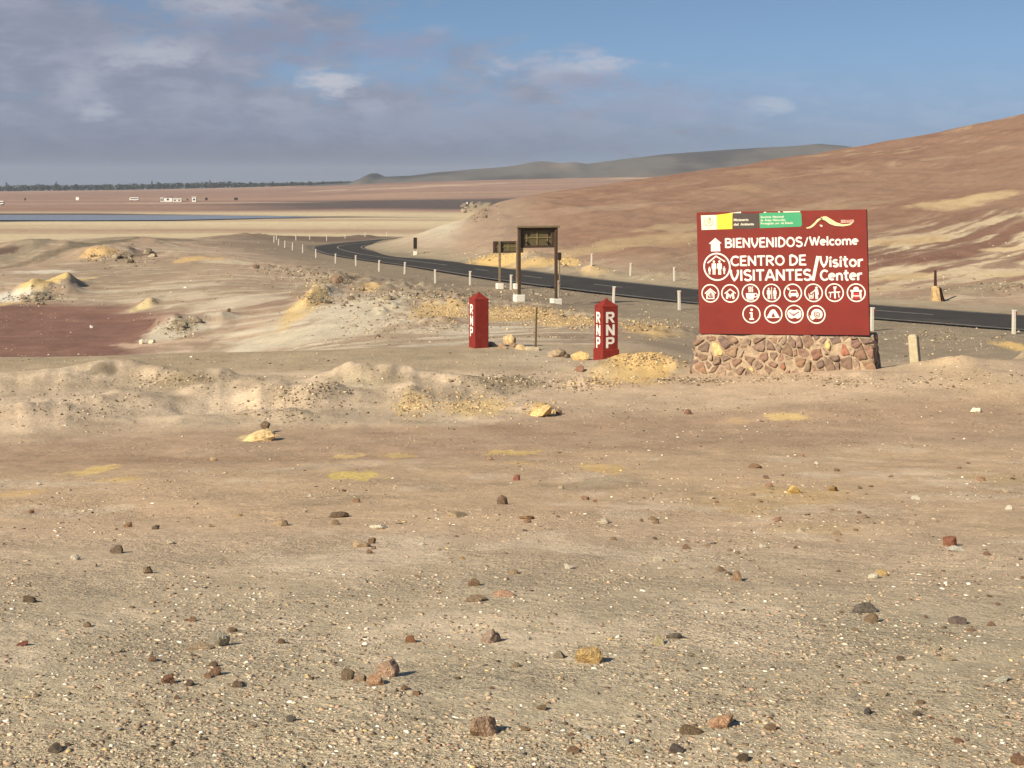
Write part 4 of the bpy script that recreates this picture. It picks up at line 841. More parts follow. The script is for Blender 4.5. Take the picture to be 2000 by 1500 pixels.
for i, (px, py, lab) in enumerate(posts):
    d = RA / ((py - HY) / F - RB); x = (px - 1000) / F * d; z = ZZ(x, d)
    k = int(np.hypot(CEN[:, 0] - x, CEN[:, 1] - d).argmin()); ang = math.atan2(tg[k, 1], tg[k, 0]) - math.pi / 2
    e = empty('road_post', (x, d, z), ang * .35 + rp.uniform(-.1, .1)); e.rotation_euler.y = rp.uniform(-.03, .045); tag(e, lab, 'road post', PG)
    link('post_shaft', post_me, None, e); link('reflector', ref_me, None, e)

# ------------------------------------------------------------------ noticeboards seen from behind
def noticeboard(pxl, pyl, pxr, pyr, ytop, ybot, ext, label, big):
    xl, dl, _ = hit(pxl, pyl); xr = (pxr - 1000) / F; dr = dl * (1 + (pyl - pyr) * .006); xr *= dr
    zl, zr = ZZ(xl, dl), ZZ(xr, dr); mx, mdp = (xl + xr) / 2, (dl + dr) / 2; rz = math.atan2(dr - dl, xr - xl)
    e = empty('noticeboard', (mx, mdp, min(zl, zr)), rz); tag(e, label, 'noticeboard', 'noticeboards by the road')
    half = math.hypot(xr - xl, dr - dl) / 2; ppm = F / mdp; z0 = min(zl, zr)
    topz = EYE + (HY - ytop) / ppm - z0; botz = EYE + (HY - ybot) / ppm - z0
    pw = .125 if big else .11
    for sx, zz in ((-1, zl - z0), (1, zr - z0)):
        bm = bmesh.new(); box(bm, (sx * half, 0, (topz + zz) / 2), (pw, pw * .9, topz - zz), 0, .01); bmobj('post', bm, M['gpole'] if not big else M['dwood'], e)
        bm = bmesh.new(); box(bm, (sx * half, .02, zz + (.06 if big else .1)), (.42 if big else .36, .42, .36 if big else .4), 0, .015); bmobj('footing', bm, M['block'], e)
    w_ = half * 2 - pw - .0 if big else half * 2 + ext
    bm = bmesh.new(); box(bm, (0 if big else 0, .1, (topz + botz) / 2 - .03), (w_ if big else w_, .05, topz - botz - .06), 0, .006); board = bmobj('board', bm, M['wood'], e)
    yb = .1 - .035
    fr = [((0, yb - .01, topz - .06), (w_ - .01, .06, .12)), ((0, yb - .01, botz + .05), (w_ - .01, .06, .1)), ((-w_ / 2 + .07, yb - .012, (topz + botz) / 2), (.14, .055, topz - botz - .25)), ((w_ / 2 - .07, yb - .012, (topz + botz) / 2), (.14, .055, topz - botz - .25))]
    for c_, s_ in fr:
        bm = bmesh.new(); box(bm, c_, s_, 0, .005); bmobj('frame_rail', bm, M['dwood'], e)
    for c_, s_ in [((0, yb - .004, (topz + botz) / 2), (w_ - .32, .03, .035)), ((0, yb - .003, (topz + botz) / 2), (.035, .028, topz - botz - .26))]:
        bm = bmesh.new(); box(bm, c_, s_); bmobj('batten', bm, M['batten'], board)
    for qx in (-.3, .3):
        bm = bmesh.new(); box(bm, (qx * w_, yb - .006, (topz + botz) / 2), (.03, .03, topz - botz - .26)); bmobj('batten', bm, M['gpole'], board)
        for qz in (.24, -.24):
            bm = bmesh.new(); box(bm, (qx * w_, yb - .03, (topz + botz) / 2 + qz * (topz - botz)), (.09, .05, .09), 0, .01); bmobj('bracket', bm, M['dark'], board)
    if big:
        bm = bmesh.new(); box(bm, (0, 0, topz + .05), (half * 2 + .3, .24, .09), 0, .01); bmobj('top_beam', bm, M['gpole'], e)
    return e
noticeboard(1014, 586.5, 1086, 585, 445, 484, 0, 'large dark wooden noticeboard seen from behind, on two posts with white feet', True)
noticeboard(976, 564, 1010, 563.5, 471, 494, .72, 'small dark noticeboard seen from behind, half hidden left of the large one', False)

def thin_sign(px, py, dmin, ytop, ybot, wpx, label, base):
    x, d, z = hit(px, py, dmin); ppm = F / d; e = empty('road_sign', (x, d, z), R(8)); tag(e, label, 'road sign')
    tz = EYE + (HY - ytop) / ppm - z; bz = EYE + (HY - ybot) / ppm - z; wv = wpx / ppm
    bm = bmesh.new(); box(bm, (0, 0, (tz + bz) / 2), (wv, .03, tz - bz), 0, .004); bmobj('sign_plate', bm, M['dark'], e)
    bm = bmesh.new(); box(bm, (0, .04, tz / 2 - .02), (.07, .05, tz - .1), 0, .005); bmobj('post', bm, M['gpole'], e)
    if base: bm = bmesh.new(); box(bm, (0, .02, .12), (.36, .3, .5), 0, .02); bmobj('footing', bm, M['block'], e)
thin_sign(811, 498, 120, 464, 486, 7, 'narrow dark sign seen from behind at the foot of the pale sand slope', True)
thin_sign(1093, 571, 60, 493, 508, 7, 'small dark sign plate just right of the large noticeboard', False)

# ------------------------------------------------------------------ stumps, stakes, concrete posts
x, d = (1789 - 1000) / F * 38.6, 38.6; z = ZZ(x, d)
e = empty('concrete_post', (x, d, z), R(-34)); e.rotation_euler.y = R(-5); tag(e, 'weathered white concrete post standing alone right of the signboard', 'post')
bm = bmesh.new(); box(bm, (0, 0, .31), (.24, .21, 1.06), 0, .014, .97); bmobj('shaft', bm, M['conc'], e)
bm = bmesh.new(); box(bm, (0, 0, .85), (.2, .17, .05), 0, .02); bmobj('worn_top', bm, M['conc'], e)
x, d = (1046 - 1000) / F * 38.0, 38.0; z = ZZ(x, d)
e = empty('wooden_stake', (x, d, z)); e.rotation_euler.y = R(1.5); tag(e, 'thin upright wooden stake between the two red pillars', 'stake')
bm = bmesh.new(); box(bm, (0, 0, .5), (.05, .05, 1.2), .3, .006, .8); bmobj('shaft', bm, M['stake'], e)
bm = bmesh.new(); box(bm, (-.08, -.08, .02), (.34, .26, .12), .1, .02); bmobj('footing', bm, M['conc'], e)
x, d, z = hit(1828, 588, 60); s_ = d / F
e = empty('broken_marker', (x, d, z), R(-14)); tag(e, 'rusty stump of a post on a crumbling pale base across the road', 'marker')
bm = bmesh.new(); box(bm, (0, 0, 9 * s_), (20 * s_, 18 * s_, 40 * s_), 0, .05, .62); bmesh.ops.subdivide_edges(bm, edges=bm.edges[:], cuts=1, use_grid_fill=True)
for v in bm.verts: v.co += Vector((rp.uniform(-.05, .05), rp.uniform(-.05, .05), rp.uniform(-.03, .03)))
bmobj('footing', bm, M['rubblestone'], e)
bm = bmesh.new(); box(bm, (-1 * s_, 0, 42 * s_), (6 * s_, 5 * s_, 36 * s_), 0, .02, .75); bmobj('post_stump', bm, M['rust'], e)
bm = bmesh.new(); box(bm, (11 * s_, 2 * s_, 10 * s_), (9 * s_, 12 * s_, 34 * s_), .4, .06, .4, R(-14))  # rubble lump beside the base; its shade is put into the dark colour
for v in bm.verts: v.co += Vector((rp.uniform(-.04, .04), rp.uniform(-.04, .04), rp.uniform(-.04, .04)))
bmobj('shaded_lump', bm, M['rust'], e)

# ------------------------------------------------------------------ rocks
def rock_mesh(seed, sub=3, ang=9, flat=1.0):
    r_ = np.random.default_rng(seed); bm = bmesh.new(); bmesh.ops.create_icosphere(bm, subdivisions=sub, radius=1.0)
    ang = ang + 5; N = r_.normal(size=(ang, 3)); N /= np.linalg.norm(N, axis=1, keepdims=True); Dp = r_.uniform(.42, .95, ang)
    v = np.array([q.co[:] for q in bm.verts]); v /= np.linalg.norm(v, axis=1, keepdims=True)
    dots = np.maximum(v @ N.T, .05); rr = np.minimum((Dp / dots).min(1), 1.15)
    rr *= 1 + .16 * fbm(v[:, 0] * 2.6 + seed, v[:, 1] * 2.6 + v[:, 2] * 2, 4, seed % 50, .65)
    v = v * rr[:, None]; v -= (v.max(0) + v.min(0)) / 2; v /= np.abs(v).max(0)
    for q, p in zip(bm.verts, v): q.co = Vector(p)
    me = bpy.data.meshes.new('rock'); bm.to_mesh(me); bm.free(); me.materials.append(M['rock'])
    return me
def rock(px, py, w, h, rgb, label, name='rock', seed=None, group=None, mesh=None, dmin=3.0, lift=0.0, cat=None):
    x, d, z = hit(px, py + h * .32, dmin); s = d / F
    me = mesh or rock_mesh(seed if seed is not None else int(px * 7 + py), 3 if w > 22 else 2, 8)
    o = bpy.data.objects.new(name, me); COL.objects.link(o)
    hh = h * s * .70; o.scale = (w * s / 2, w * s / 2 * rp.uniform(.7, .95), hh); o.location = (x, d + w * s * .15, z + hh * (.22 if h > 9 else .5) + lift)
    o.rotation_euler = (rp.uniform(-.15, .15), rp.uniform(-.15, .15), rp.uniform(-.5, .5)); kb = .32 if np.mean(rgb) < 160 else .04; rgb = np.array(rgb) * (1 - kb) + np.array((180, 156, 128)) * kb; o.color = (*[float(v) for v in lin(rgb) * .85], 1)
    tag(o, label, cat or ('stone' if w < 40 else 'rock'), group); return o
ROCKS = [
 (940, 1422, 64, 46, (186, 150, 122), 'jagged pinkish brown rock with a black shadow, largest near the bottom edge'), (1152, 1282, 60, 36, (206, 168, 104), 'rounded yellow ochre rock right of centre in the foreground'),
 (963, 1244, 44, 32, (172, 146, 128), 'blocky grey pink rock left of the yellow ochre rock'), (1690, 1191, 50, 19, (92, 88, 82), 'dark slate grey wedge shaped stone on the right foreground'), (1706, 1209, 30, 20, (134, 112, 86), 'brown stone just in front of the dark slate wedge'),
 (1872, 1214, 36, 15, (108, 92, 88), 'purplish grey flat stone right of the slate wedge'), (1287, 1252, 24, 23, (208, 192, 150), 'pale squarish block of stone right of the yellow ochre rock'), (1318, 1243, 34, 13, (106, 100, 88), 'flat grey stone just behind the pale squarish block'),
 (1093, 1280, 25, 18, (150, 140, 122), 'round grey pebble left of the yellow ochre rock'), (803, 1250, 24, 15, (146, 92, 62), 'rust brown stone left of the grey pink rock'), (430, 1254, 36, 27, (196, 184, 160), 'pale grey rock with a flat slab to its left'), (388, 1266, 54, 9, (184, 158, 128), 'flat tan slab touching the pale grey rock'),
 (328, 1329, 30, 17, (146, 98, 72), 'smooth red brown stone, left of a pair in the lower left'), (420, 1312, 28, 19, (138, 100, 80), 'knobbly red brown stone, right of a pair in the lower left'), (108, 1463, 30, 16, (98, 90, 76), 'dark grey pointed stone near the bottom left corner'),
 (757, 1310, 46, 36, (190, 152, 128), 'crumbly pink rock in the cluster left of centre'), (676, 1320, 30, 24, (120, 100, 78), 'dark pitted stone at the left of the pink cluster'), (733, 1331, 38, 20, (204, 160, 124), 'orange pink stone in front of the crumbly pink rock'), (702, 1326, 26, 14, (188, 160, 132), 'tan stone between the dark pitted stone and the orange one'),
 (1351, 1428, 48, 17, (112, 92, 66), 'dark brown lumpy clod near the bottom right of centre'), (1408, 1411, 54, 26, (206, 162, 126), 'layered pink rock beside the dark brown clod'), (1322, 1464, 30, 17, (86, 78, 78), 'dark violet grey stone at the bottom right of centre'), (1451, 1482, 26, 14, (90, 74, 58), 'dark stone on the bottom edge right of the violet grey one'),
 (1697, 1390, 18, 14, (92, 84, 88), 'small dark grey stone alone in the lower right'), (568, 1405, 20, 13, (100, 98, 98), 'small blue grey pebble in the lower left of centre'), (1856, 1059, 27, 21, (144, 82, 60), 'brick red stone standing on a white flake at the right'), (1866, 1074, 36, 6, (236, 226, 200), 'thin white flake under the brick red stone'),
 (1440, 1127, 26, 23, (158, 126, 96), 'brown pyramid shaped stone right of centre'), (1706, 1126, 22, 11, (244, 234, 208), 'white flake touching a yellow stone on the right'), (1722, 1120, 26, 13, (214, 180, 122), 'yellow stone touching a white flake on the right'),
 (981, 978, 22, 22, (100, 80, 66), 'dark brown pyramid shaped stone in the middle distance'), (1552, 958, 30, 17, (222, 184, 112), 'bright yellow stone in the pebbly field on the right'), (1630, 955, 22, 14, (150, 116, 66), 'dark ochre stone right of the bright yellow stone'), (1008, 934, 16, 14, (146, 82, 66), 'small red stone above the dark brown pyramid'),
 (661, 1007, 40, 11, (92, 72, 54), 'dark brown flat slab left of centre'), (549, 1023, 32, 14, (176, 150, 118), 'pale topped brown stone left of the dark slab'), (228, 1075, 28, 17, (104, 84, 70), 'dark lumpy stone on the left with a pale side'), (146, 1090, 20, 12, (228, 216, 190), 'small white stone on the left'), (288, 1115, 20, 16, (166, 140, 112), 'small pointed tan stone on the left'), (248, 1026, 18, 12, (140, 104, 74), 'small brown stone above the dark lumpy one on the left'),
 (738, 1030, 34, 9, (234, 222, 194), 'bright white flake left of centre'), (704, 1064, 38, 13, (200, 170, 136), 'long pale tan stone ending in a brown knob'), (726, 1057, 16, 14, (140, 108, 82), 'brown knob shaped stone at the end of the long tan one'), (1475, 912, 28, 9, (118, 88, 62), 'flat dark brown stone in the pebbly field'), (1345, 806, 16, 11, (112, 76, 62), 'dark red stone on the track in front of the signboard'),
 (505, 854, 64, 22, (228, 196, 142), 'pale yellow slab on the left with a dark stone on it'), (1058, 806, 56, 22, (222, 184, 124), 'yellow rock at the left of the track below the right pillar'), (1092, 806, 14, 12, (116, 88, 66), 'small dark stone at the right end of the yellow track rock'), (1131, 721, 22, 13, (120, 76, 62), 'dark red stone in front of the right pillar'),
 (1086, 691, 44, 18, (164, 142, 114), 'grey brown tilted slab between stake and right pillar'), (1106, 696, 14, 10, (98, 82, 66), 'small dark stone at the foot of the tilted slab'), (1133, 697, 36, 20, (216, 182, 124), 'yellow boulder at the left foot of the right pillar'), (995, 665, 26, 22, (196, 168, 124), 'tan block standing up between left pillar and stake'), (960, 673, 20, 12, (176, 152, 122), 'tan stone against the foot of the left pillar'), (983, 677, 20, 12, (150, 118, 92), 'brown stone in front of the standing tan block'), (1018, 679, 24, 12, (204, 172, 130), 'pale stone left of the wooden stake'), (1003, 675, 18, 10, (134, 106, 82), 'dark brown stone right of the standing tan block'),
 (890, 1006, 40, 10, (170, 148, 118), 'flat grey tan stones edge in the middle of the field'), (1908, 803, 26, 9, (236, 224, 196), 'white stone beside the track at the right'), (1830, 1265, 20, 16, (206, 192, 160), 'pale round stone in the right foreground'), (1852, 1287, 36, 9, (218, 196, 162), 'pale flake below the pale round stone'), (1955, 1329, 44, 7, (236, 224, 198), 'long white sliver near the right edge'),
 (42, 1257, 24, 12, (140, 66, 56), 'dark red stone at the left edge'), (56, 1173, 28, 9, (92, 74, 56), 'dark flat clod at the left edge'), (926, 1140, 26, 13, (138, 108, 82), 'lumpy brown stone above the grey pink rock'), (930, 1172, 46, 8, (156, 128, 100), 'flat brown sliver above the grey pink rock'), (985, 1162, 44, 9, (204, 162, 132), 'flat pink stone right of the brown sliver'), (1222, 1450, 18, 13, (232, 220, 196), 'white chip near the bottom right of the jagged rock'), (1147, 1438, 17, 12, (232, 222, 202), 'white chip directly right of the jagged rock'),
 (1990, 1486, 30, 24, (150, 110, 84), 'brown stone cut by the bottom right corner'), (657, 547, 26, 16, (120, 94, 76), 'dark boulder on the slope below the bend of the road'), (518, 841, 20, 12, (92, 78, 60), 'dark stone lying on top of the pale yellow slab'), (1275, 1013, 18, 10, (134, 112, 84), 'rounded brown stone in the field right of centre'), (1180, 1020, 22, 9, (224, 206, 176), 'small pale stone in the field right of centre'), (1030, 1012, 32, 7, (138, 98, 64), 'flat orange brown chip in the field'),
 (500, 522, 14, 8, (116, 92, 74), 'dark stone on the slope left of the road bend'), (445, 607, 9, 7, (112, 86, 70), 'small dark stone on the pale basin sand'), (178, 639, 8, 5, (230, 218, 196), 'single white stone on the red basin floor'), (738, 657, 9, 6, (96, 78, 62), 'dark stone at the edge of the pale slope left of the pillar'), (277, 669, 12, 9, (228, 216, 190), 'white stone at the near end of the basin, left of two'), (296, 668, 14, 7, (224, 210, 182), 'white stone at the near end of the basin, right of two')]
for r_ in ROCKS: rock(*r_, dmin=20 if r_[1] < 860 else 3.0, lift=.10 if r_[0] == 518 else 0)

# grey outcrops in the basin: single boulders set in the pale sand
BC = [(112, 104, 88), (126, 114, 94), (98, 90, 76), (140, 126, 104), (160, 146, 124)]
meshes = [rock_mesh(900 + k, 2, 9) for k in range(14)]
for cx, cy, sx, sy, n, lab in [(75, 580, 32, 11, 13, 'grey boulder in the rocky outcrop on white sand at the left'), (360, 634, 30, 12, 12, 'grey boulder in the outcrop right of the red basin'), (240, 502, 20, 6, 7, 'dark boulder in the outcrop below the ridge crest'), (292, 496, 14, 5, 5, 'brown boulder right of the dark outcrop below the ridge crest'), (720, 590, 70, 22, 14, 'grey brown rock half buried in the slope below the road posts'), (925, 408, 28, 14, 9, 'broken rock at the left end of the hill crest'), (650, 650, 40, 18, 0, '')]:
    for k in range(n):
        w_ = rp.uniform(8, 22) * (1 if cx != 925 else .7); o = rock(cx + rp.gauss(0, 1) * sx * .6, cy + rp.gauss(0, 1) * sy * .6, w_, w_ * rp.uniform(.35, .6), rp.choice(BC), lab, 'boulder', mesh=rp.choice(meshes), group=lab.replace('boulder', 'boulders').replace('grey brown rock', 'rocks').replace('broken rock', 'rocks'), dmin=45, cat='boulder')

# loose stones that nothing tells apart, each its own object
PAL = {'dark': [(122, 100, 80), (112, 92, 74), (130, 104, 82), (106, 92, 80)], 'pale': [(224, 206, 176), (212, 190, 158), (232, 220, 198)], 'brown': [(160, 128, 98), (176, 146, 114), (148, 112, 84), (168, 124, 96)], 'yellow': [(218, 184, 120), (206, 170, 112)]}
ANC = {(940, 1422): 'jagged pinkish brown rock', (1152, 1282): 'rounded yellow ochre rock', (963, 1244): 'blocky grey pink rock', (1690, 1191): 'dark slate grey wedge', (1872, 1214): 'purplish grey flat stone', (1287, 1252): 'pale squarish block', (803, 1250): 'rust brown stone', (430, 1254): 'pale grey rock and its slab', (328, 1329): 'smooth red brown stone', (420, 1312): 'knobbly red brown stone', (108, 1463): 'dark grey pointed stone', (757, 1310): 'crumbly pink rock', (1351, 1428): 'dark brown lumpy clod', (1408, 1411): 'layered pink rock', (1322, 1464): 'dark violet grey stone', (1697, 1390): 'small lone dark grey stone', (568, 1405): 'small blue grey pebble',
 (1856, 1059): 'brick red stone', (1440, 1127): 'brown pyramid stone', (1722, 1120): 'yellow stone touching a white flake', (981, 978): 'dark brown pyramid', (1552, 958): 'bright yellow stone', (1630, 955): 'dark ochre stone', (661, 1007): 'dark brown flat slab', (549, 1023): 'pale topped brown stone', (228, 1075): 'dark lumpy stone', (146, 1090): 'small white stone at left', (288, 1115): 'small pointed tan stone', (738, 1030): 'bright white flake', (704, 1064): 'long pale tan stone', (1475, 912): 'flat dark brown stone in the pebbles', (505, 854): 'pale yellow slab', (890, 1006): 'flat grey tan stone', (1830, 1265): 'pale round stone', (1955, 1329): 'long white sliver', (42, 1257): 'dark red stone at the left edge', (56, 1173): 'dark flat clod at the left edge', (926, 1140): 'lumpy brown stone', (1222, 1450): 'white chip', (1275, 1013): 'rounded brown stone', (1990, 1486): 'brown stone in the bottom right corner'}
KW = {'dark': 'dark brown stone', 'pale': 'pale stone', 'brown': 'tan brown stone', 'yellow': 'yellow stone'}
seen = {}
def near_label(k, px, py, w_):
    (ax, ay), nm = min(ANC.items(), key=lambda q: math.hypot((q[0][0] - px), (q[0][1] - py) * 1.6))
    dx, dy = px - ax, (py - ay) * 1.6; dist = math.hypot(dx, dy)
    rel = ('left of' if dx < 0 else 'right of') if abs(dx) > abs(dy) else ('beyond' if dy < 0 else 'in front of')
    how = 'close' if dist < 60 else 'some way' if dist < 130 else 'well'
    nm = nm.replace(' in the pebbles', '').replace(' touching a white flake', ' by a flake')
    if rel in ('beyond', 'in front of'): how = {'close': 'just', 'some way': 'a little', 'well': 'far'}[how] if rel == 'beyond' else {'close': 'just', 'some way': 'a little way', 'well': 'well'}[how]
    sz_ = 'tiny' if w_ < 11 else 'small' if w_ < 16 else 'larger'
    for lab in (f'{sz_} {KW[k]} {how} {rel} the {nm}', f'{sz_} {KW[k]} {how} {rel} and {"behind" if dy < 0 else "before"} the {nm}', f'lone {sz_} {KW[k]} {how} {rel} the {nm}'):
        if lab not in seen and len(lab.split()) <= 15: seen[lab] = 1; return lab
    return None
kinds = ['dark'] * 3 + ['pale'] * 5 + ['brown'] * 7 + ['yellow']
nput = 0
while nput < 150:
    py = 880 + 615 * rp.random() ** 1.15; px = rp.uniform(-10, 2010)
    if vnoise(np.array([px / 260.]), np.array([py / 90.]), 8)[0] < rp.uniform(-.7, .5): continue
    k = rp.choice(kinds); w_ = 9 + 17 * rp.random() ** 2.2 * (.5 + .7 * (py - 850) / 650)
    lab = near_label(k, px, py, w_)
    if lab is None: continue
    rock(px, py, w_, w_ * rp.uniform(.3, .62), rp.choice(PAL[k]), lab, 'stone', mesh=rp.choice(meshes), group='loose stones scattered over the sandy foreground'); nput += 1

# --- gravel and rubble nobody could count (grain of the ground)
ico = bmesh.new(); bmesh.ops.create_icosphere(ico, subdivisions=1, radius=1.0); IV = np.array([v.co[:] for v in ico.verts]); IF = np.array([[v.index for v in f.verts] for f in ico.faces]); ico.free()
def scatter(name, px, py, size_px, aspect, cols_, seed, dmin_from):
    r_ = np.random.default_rng(seed); n = len(px)
    # ground distance from a coarse look-up along each bearing
    d = np.empty(n); bx = np.round(px / 20).astype(int)
    for b_ in np.unique(bx):
        dl = _rl[(_rl >= dmin_from) & (_rl < 400)]; z = Z((b_ * 20 - 1000) / F * dl, dl); yy = np.minimum.accumulate(HY + F * (EYE - z) / dl)
        m = bx == b_; d[m] = np.interp(-py[m], -yy, dl)
    x = (px - 1000) / F * d; z = Z(x, d); s = size_px * d / F / 2
    n = len(x); V = np.repeat(IV[None], n, 0) * (1 + r_.uniform(-.4, .4, (n, len(IV), 1)))
    V[:, :, 0] *= s[:, None] * r_.uniform(.7, 1.7, (n, 1)); V[:, :, 1] *= s[:, None] * r_.uniform(.6, 1.1, (n, 1)); V[:, :, 2] *= (s * aspect)[:, None]
    a_ = r_.uniform(0, 6.28, n); ca, sa = np.cos(a_)[:, None], np.sin(a_)[:, None]
    xx = V[:, :, 0] * ca - V[:, :, 1] * sa; yy = V[:, :, 0] * sa + V[:, :, 1] * ca
    W = np.stack([xx + x[:, None], yy + d[:, None], V[:, :, 2] + (z + s * aspect * .25)[:, None]], -1)
    Q = (IF[None] + (np.arange(n) * len(IV))[:, None, None]).reshape(-1, 3)
    me = np_mesh(name, W.reshape(-1, 3), Q); set_col(me, np.repeat(np.clip(cols_, .02, .85), len(IV), 0))
    return link(name, me, M['gravel'])
M['gravel'] = material('gravel', src='attr', rough=.9, var=.2, scale=60, bump=.2, bscale=90, spec=.2)
pal = np.array([C(192, 168, 140)] * 12 + [C(178, 153, 126)] * 9 + [C(208, 188, 160)] * 6 + [C(150, 128, 102)] * 6 + [C(120, 100, 80)] * 4 + [C(96, 82, 68)] * 2 + [C(240, 230, 208)] * 3 + [C(190, 154, 128)] * 2 + [C(214, 182, 128)] * 1)
n = 56000
py = 870 + 640 * rng.random(n) ** .82; px = rng.uniform(-60, 2060, n)
dens = 1.5 * vnoise(px / 170, py / 60, 12) + .9 * vnoise(px / 50, py / 22, 13) + .25 * (px - 1000) / 1000 + .9 * (py - 1150) / 400
keep = dens > rng.uniform(-1.1, .8, n); px, py = px[keep], py[keep]; n = len(px)
sz = (2.0 + 8.0 * rng.random(n) ** 5.5) * (.75 + .6 * (py - 870) / 640)
tag(scatter('gravel', px, py, sz, rng.uniform(.15, .6, n), pal[rng.integers(0, len(pal), n)] * rng.uniform(.8, 1.15, (n, 1)), 31, 3.0), kind='stuff')
n = 9000
py2 = rng.uniform(690, 880, n); px2 = rng.uniform(-40, 2040, n); kp = vnoise(px2 / 120, py2 / 24, 15) + .6 * vnoise(px2 / 40, py2 / 12, 16) > rng.uniform(-.7, 1.0, n); px2, py2 = px2[kp], py2[kp]; n = len(px2)
tag(scatter('gravel', px2, py2, 1.7 + 4.2 * rng.random(n) ** 5, rng.uniform(.3, .8, n), pal[rng.integers(0, len(pal), n)] * rng.uniform(.75, 1.05, (n, 1)), 33, 18.0), kind='stuff')
n = 9000
py2 = rng.uniform(470, 685, n); px2 = rng.uniform(-40, 2040, n); kp = vnoise(px2 / 90, py2 / 20, 17) + .6 * vnoise(px2 / 30, py2 / 9, 18) + .25 * (px2 > 500) > rng.uniform(-.3, 1.3, n); px2, py2 = px2[kp], py2[kp]
xq = (px2 - 1000) / F; dq = RA / np.maximum((py2 - HY) / F - RB, .006); kp = np.abs(road_dist(xq * dq, dq)) > 5; px2, py2 = px2[kp], py2[kp]; n = len(px2)
tag(scatter('gravel', px2, py2, 1.6 + 3.6 * rng.random(n) ** 5, rng.uniform(.3, .8, n), pal[rng.integers(0, len(pal), n)] * rng.uniform(.7, 1.0, (n, 1)), 34, 44.0), kind='stuff')
# rubble on the berms, embankment and yellow banks
RZ = [(620, 760, 100, 24, 260, 0), (340, 745, 100, 14, 200, 0), (805, 790, 34, 30, 240, 1), (920, 790, 100, 24, 420, 1), (1000, 745, 90, 20, 420, 0), (1180, 745, 60, 14, 200, 1), (1250, 704, 60, 14, 420, 1), (1120, 752, 50, 14, 140, 0), (1330, 742, 70, 6, 160, 0), (1560, 738, 90, 6, 160, 0), (1650, 750, 40, 9, 140, 0), (560, 800, 120, 30, 330, 0), (150, 790, 160, 40, 260, 0), (1060, 806, 34, 10, 80, 1),
      (870, 605, 70, 22, 520, 1), (1010, 612, 90, 16, 620, 1), (1130, 630, 100, 14, 620, 1), (1260, 636, 70, 10, 300, 1), (605, 578, 34, 20, 240, 1), (690, 580, 80, 26, 420, 0), (740, 640, 90, 26, 260, 0), (350, 640, 40, 18, 220, 0), (70, 580, 50, 14, 220, 0), (240, 505, 60, 16, 200, 0), (1000, 575, 160, 14, 420, 0), (640, 548, 60, 10, 240, 0), (560, 530, 60, 10, 160, 0), (800, 575, 80, 14, 300, 0), (860, 640, 60, 14, 160, 0), (1860, 660, 130, 24, 420, 0), (1500, 690, 500, 40, 0, 0), (1030, 682, 80, 8, 200, 0), (1380, 745, 90, 6, 160, 0), (1960, 560, 60, 14, 160, 0), (1110, 512, 40, 10, 120, 1), (970, 500, 60, 12, 140, 1), (920, 412, 40, 18, 160, 0), (1400, 800, 500, 20, 220, 0), (1870, 740, 140, 20, 200, 0)]
PX, PY, SZ, CO = [], [], [], []
py_ = np.array([C(206, 176, 128)] * 4 + [C(218, 192, 146)] * 1 + [C(180, 150, 110)] * 4 + [C(164, 142, 114)] * 2 + [C(140, 112, 78)] * 1); pg_ = np.array([C(150, 132, 108)] * 3 + [C(140, 120, 96)] * 3 + [C(112, 96, 76)] * 2 + [C(204, 186, 156)] * 2)
for cx, cy, hx, hy, n, ty in RZ:
    if not n: continue
    n = int(n * (1.7 if cy < 690 else 1.5))
    PX.append(cx + rng.normal(0, .6, n) * hx); PY.append(cy + rng.normal(0, .55, n) * hy); sc0 = 1.0 if cy > 700 else .8
    SZ.append((1.8 + 5.5 * rng.random(n) ** 4) * sc0); pp = py_ if ty else pg_; CO.append(pp[rng.integers(0, len(pp), n)] * rng.uniform(.8, 1.15, (n, 1)))
PX, PY, SZ, CO = map(np.concatenate, (PX, PY, SZ, CO)); m = (PY > 395); PX, PY, SZ, CO = PX[m], PY[m], SZ[m], CO[m]
far_ = PY < 690
tag(scatter('rubble', PX[~far_], PY[~far_], SZ[~far_], rng.uniform(.4, .9, (~far_).sum()), CO[~far_], 41, 18.0), kind='stuff')
tag(scatter('rubble', PX[far_], PY[far_], SZ[far_], rng.uniform(.4, .9, far_.sum()), CO[far_], 42, 44.0), kind='stuff')

# ------------------------------------------------------------------ far side: buildings, vehicles, signs, trees
def far_at(px, py):
    d = _rl[_rl > 560]; x = (px - 1000) / F * d; z = Z(x, d); yy = np.minimum.accumulate(HY + F * (EYE - z) / d); k = int(np.argmax(yy <= py)); return x[k], d[k], z[k]
def far_house(px, py, parts, label, rz=.1):
    x, d, z = far_at(px, py); u = d / F; e = empty('house', (x, d, z), rz); tag(e, label, 'house')
    for x0, x1, h, roof in parts:
        bm = bmesh.new(); box(bm, ((x0 + x1) / 2 * u, 2.0, h * u / 2 - .3), ((x1 - x0) * u, 5.0, h * u + .6)); wl = bmobj('wall', bm, M['wall'], e)
        bm = bmesh.new(); box(bm, ((x0 + x1) / 2 * u, 2.0, h * u + .16), ((x1 - x0) * u + .5, 5.6, .32 if not roof else .9), 0, 0, 1.0 if not roof else .55); bmobj('roof', bm, M['roof'] if roof else M['wall'], e)
        nw = max(1, int((x1 - x0) * u / 2.6))
        for k in range(nw):
            xx = (x0 + (x1 - x0) * (k + .5) / nw) * u
            bm = bmesh.new(); box(bm, (xx, -.52, h * u * .5), (1.2, .1, min(1.1, h * u * .4))); bmobj('window', bm, M['glass'], wl)
far_house(327, 394, [(-13, -8, 7, False), (-7, 9, 9, True), (10, 27, 5.5, False)], 'white house with brown roof in the middle of the far compound')
far_house(379, 394, [(-4, 4, 8.5, False)], 'small white cabin right of the far compound house')
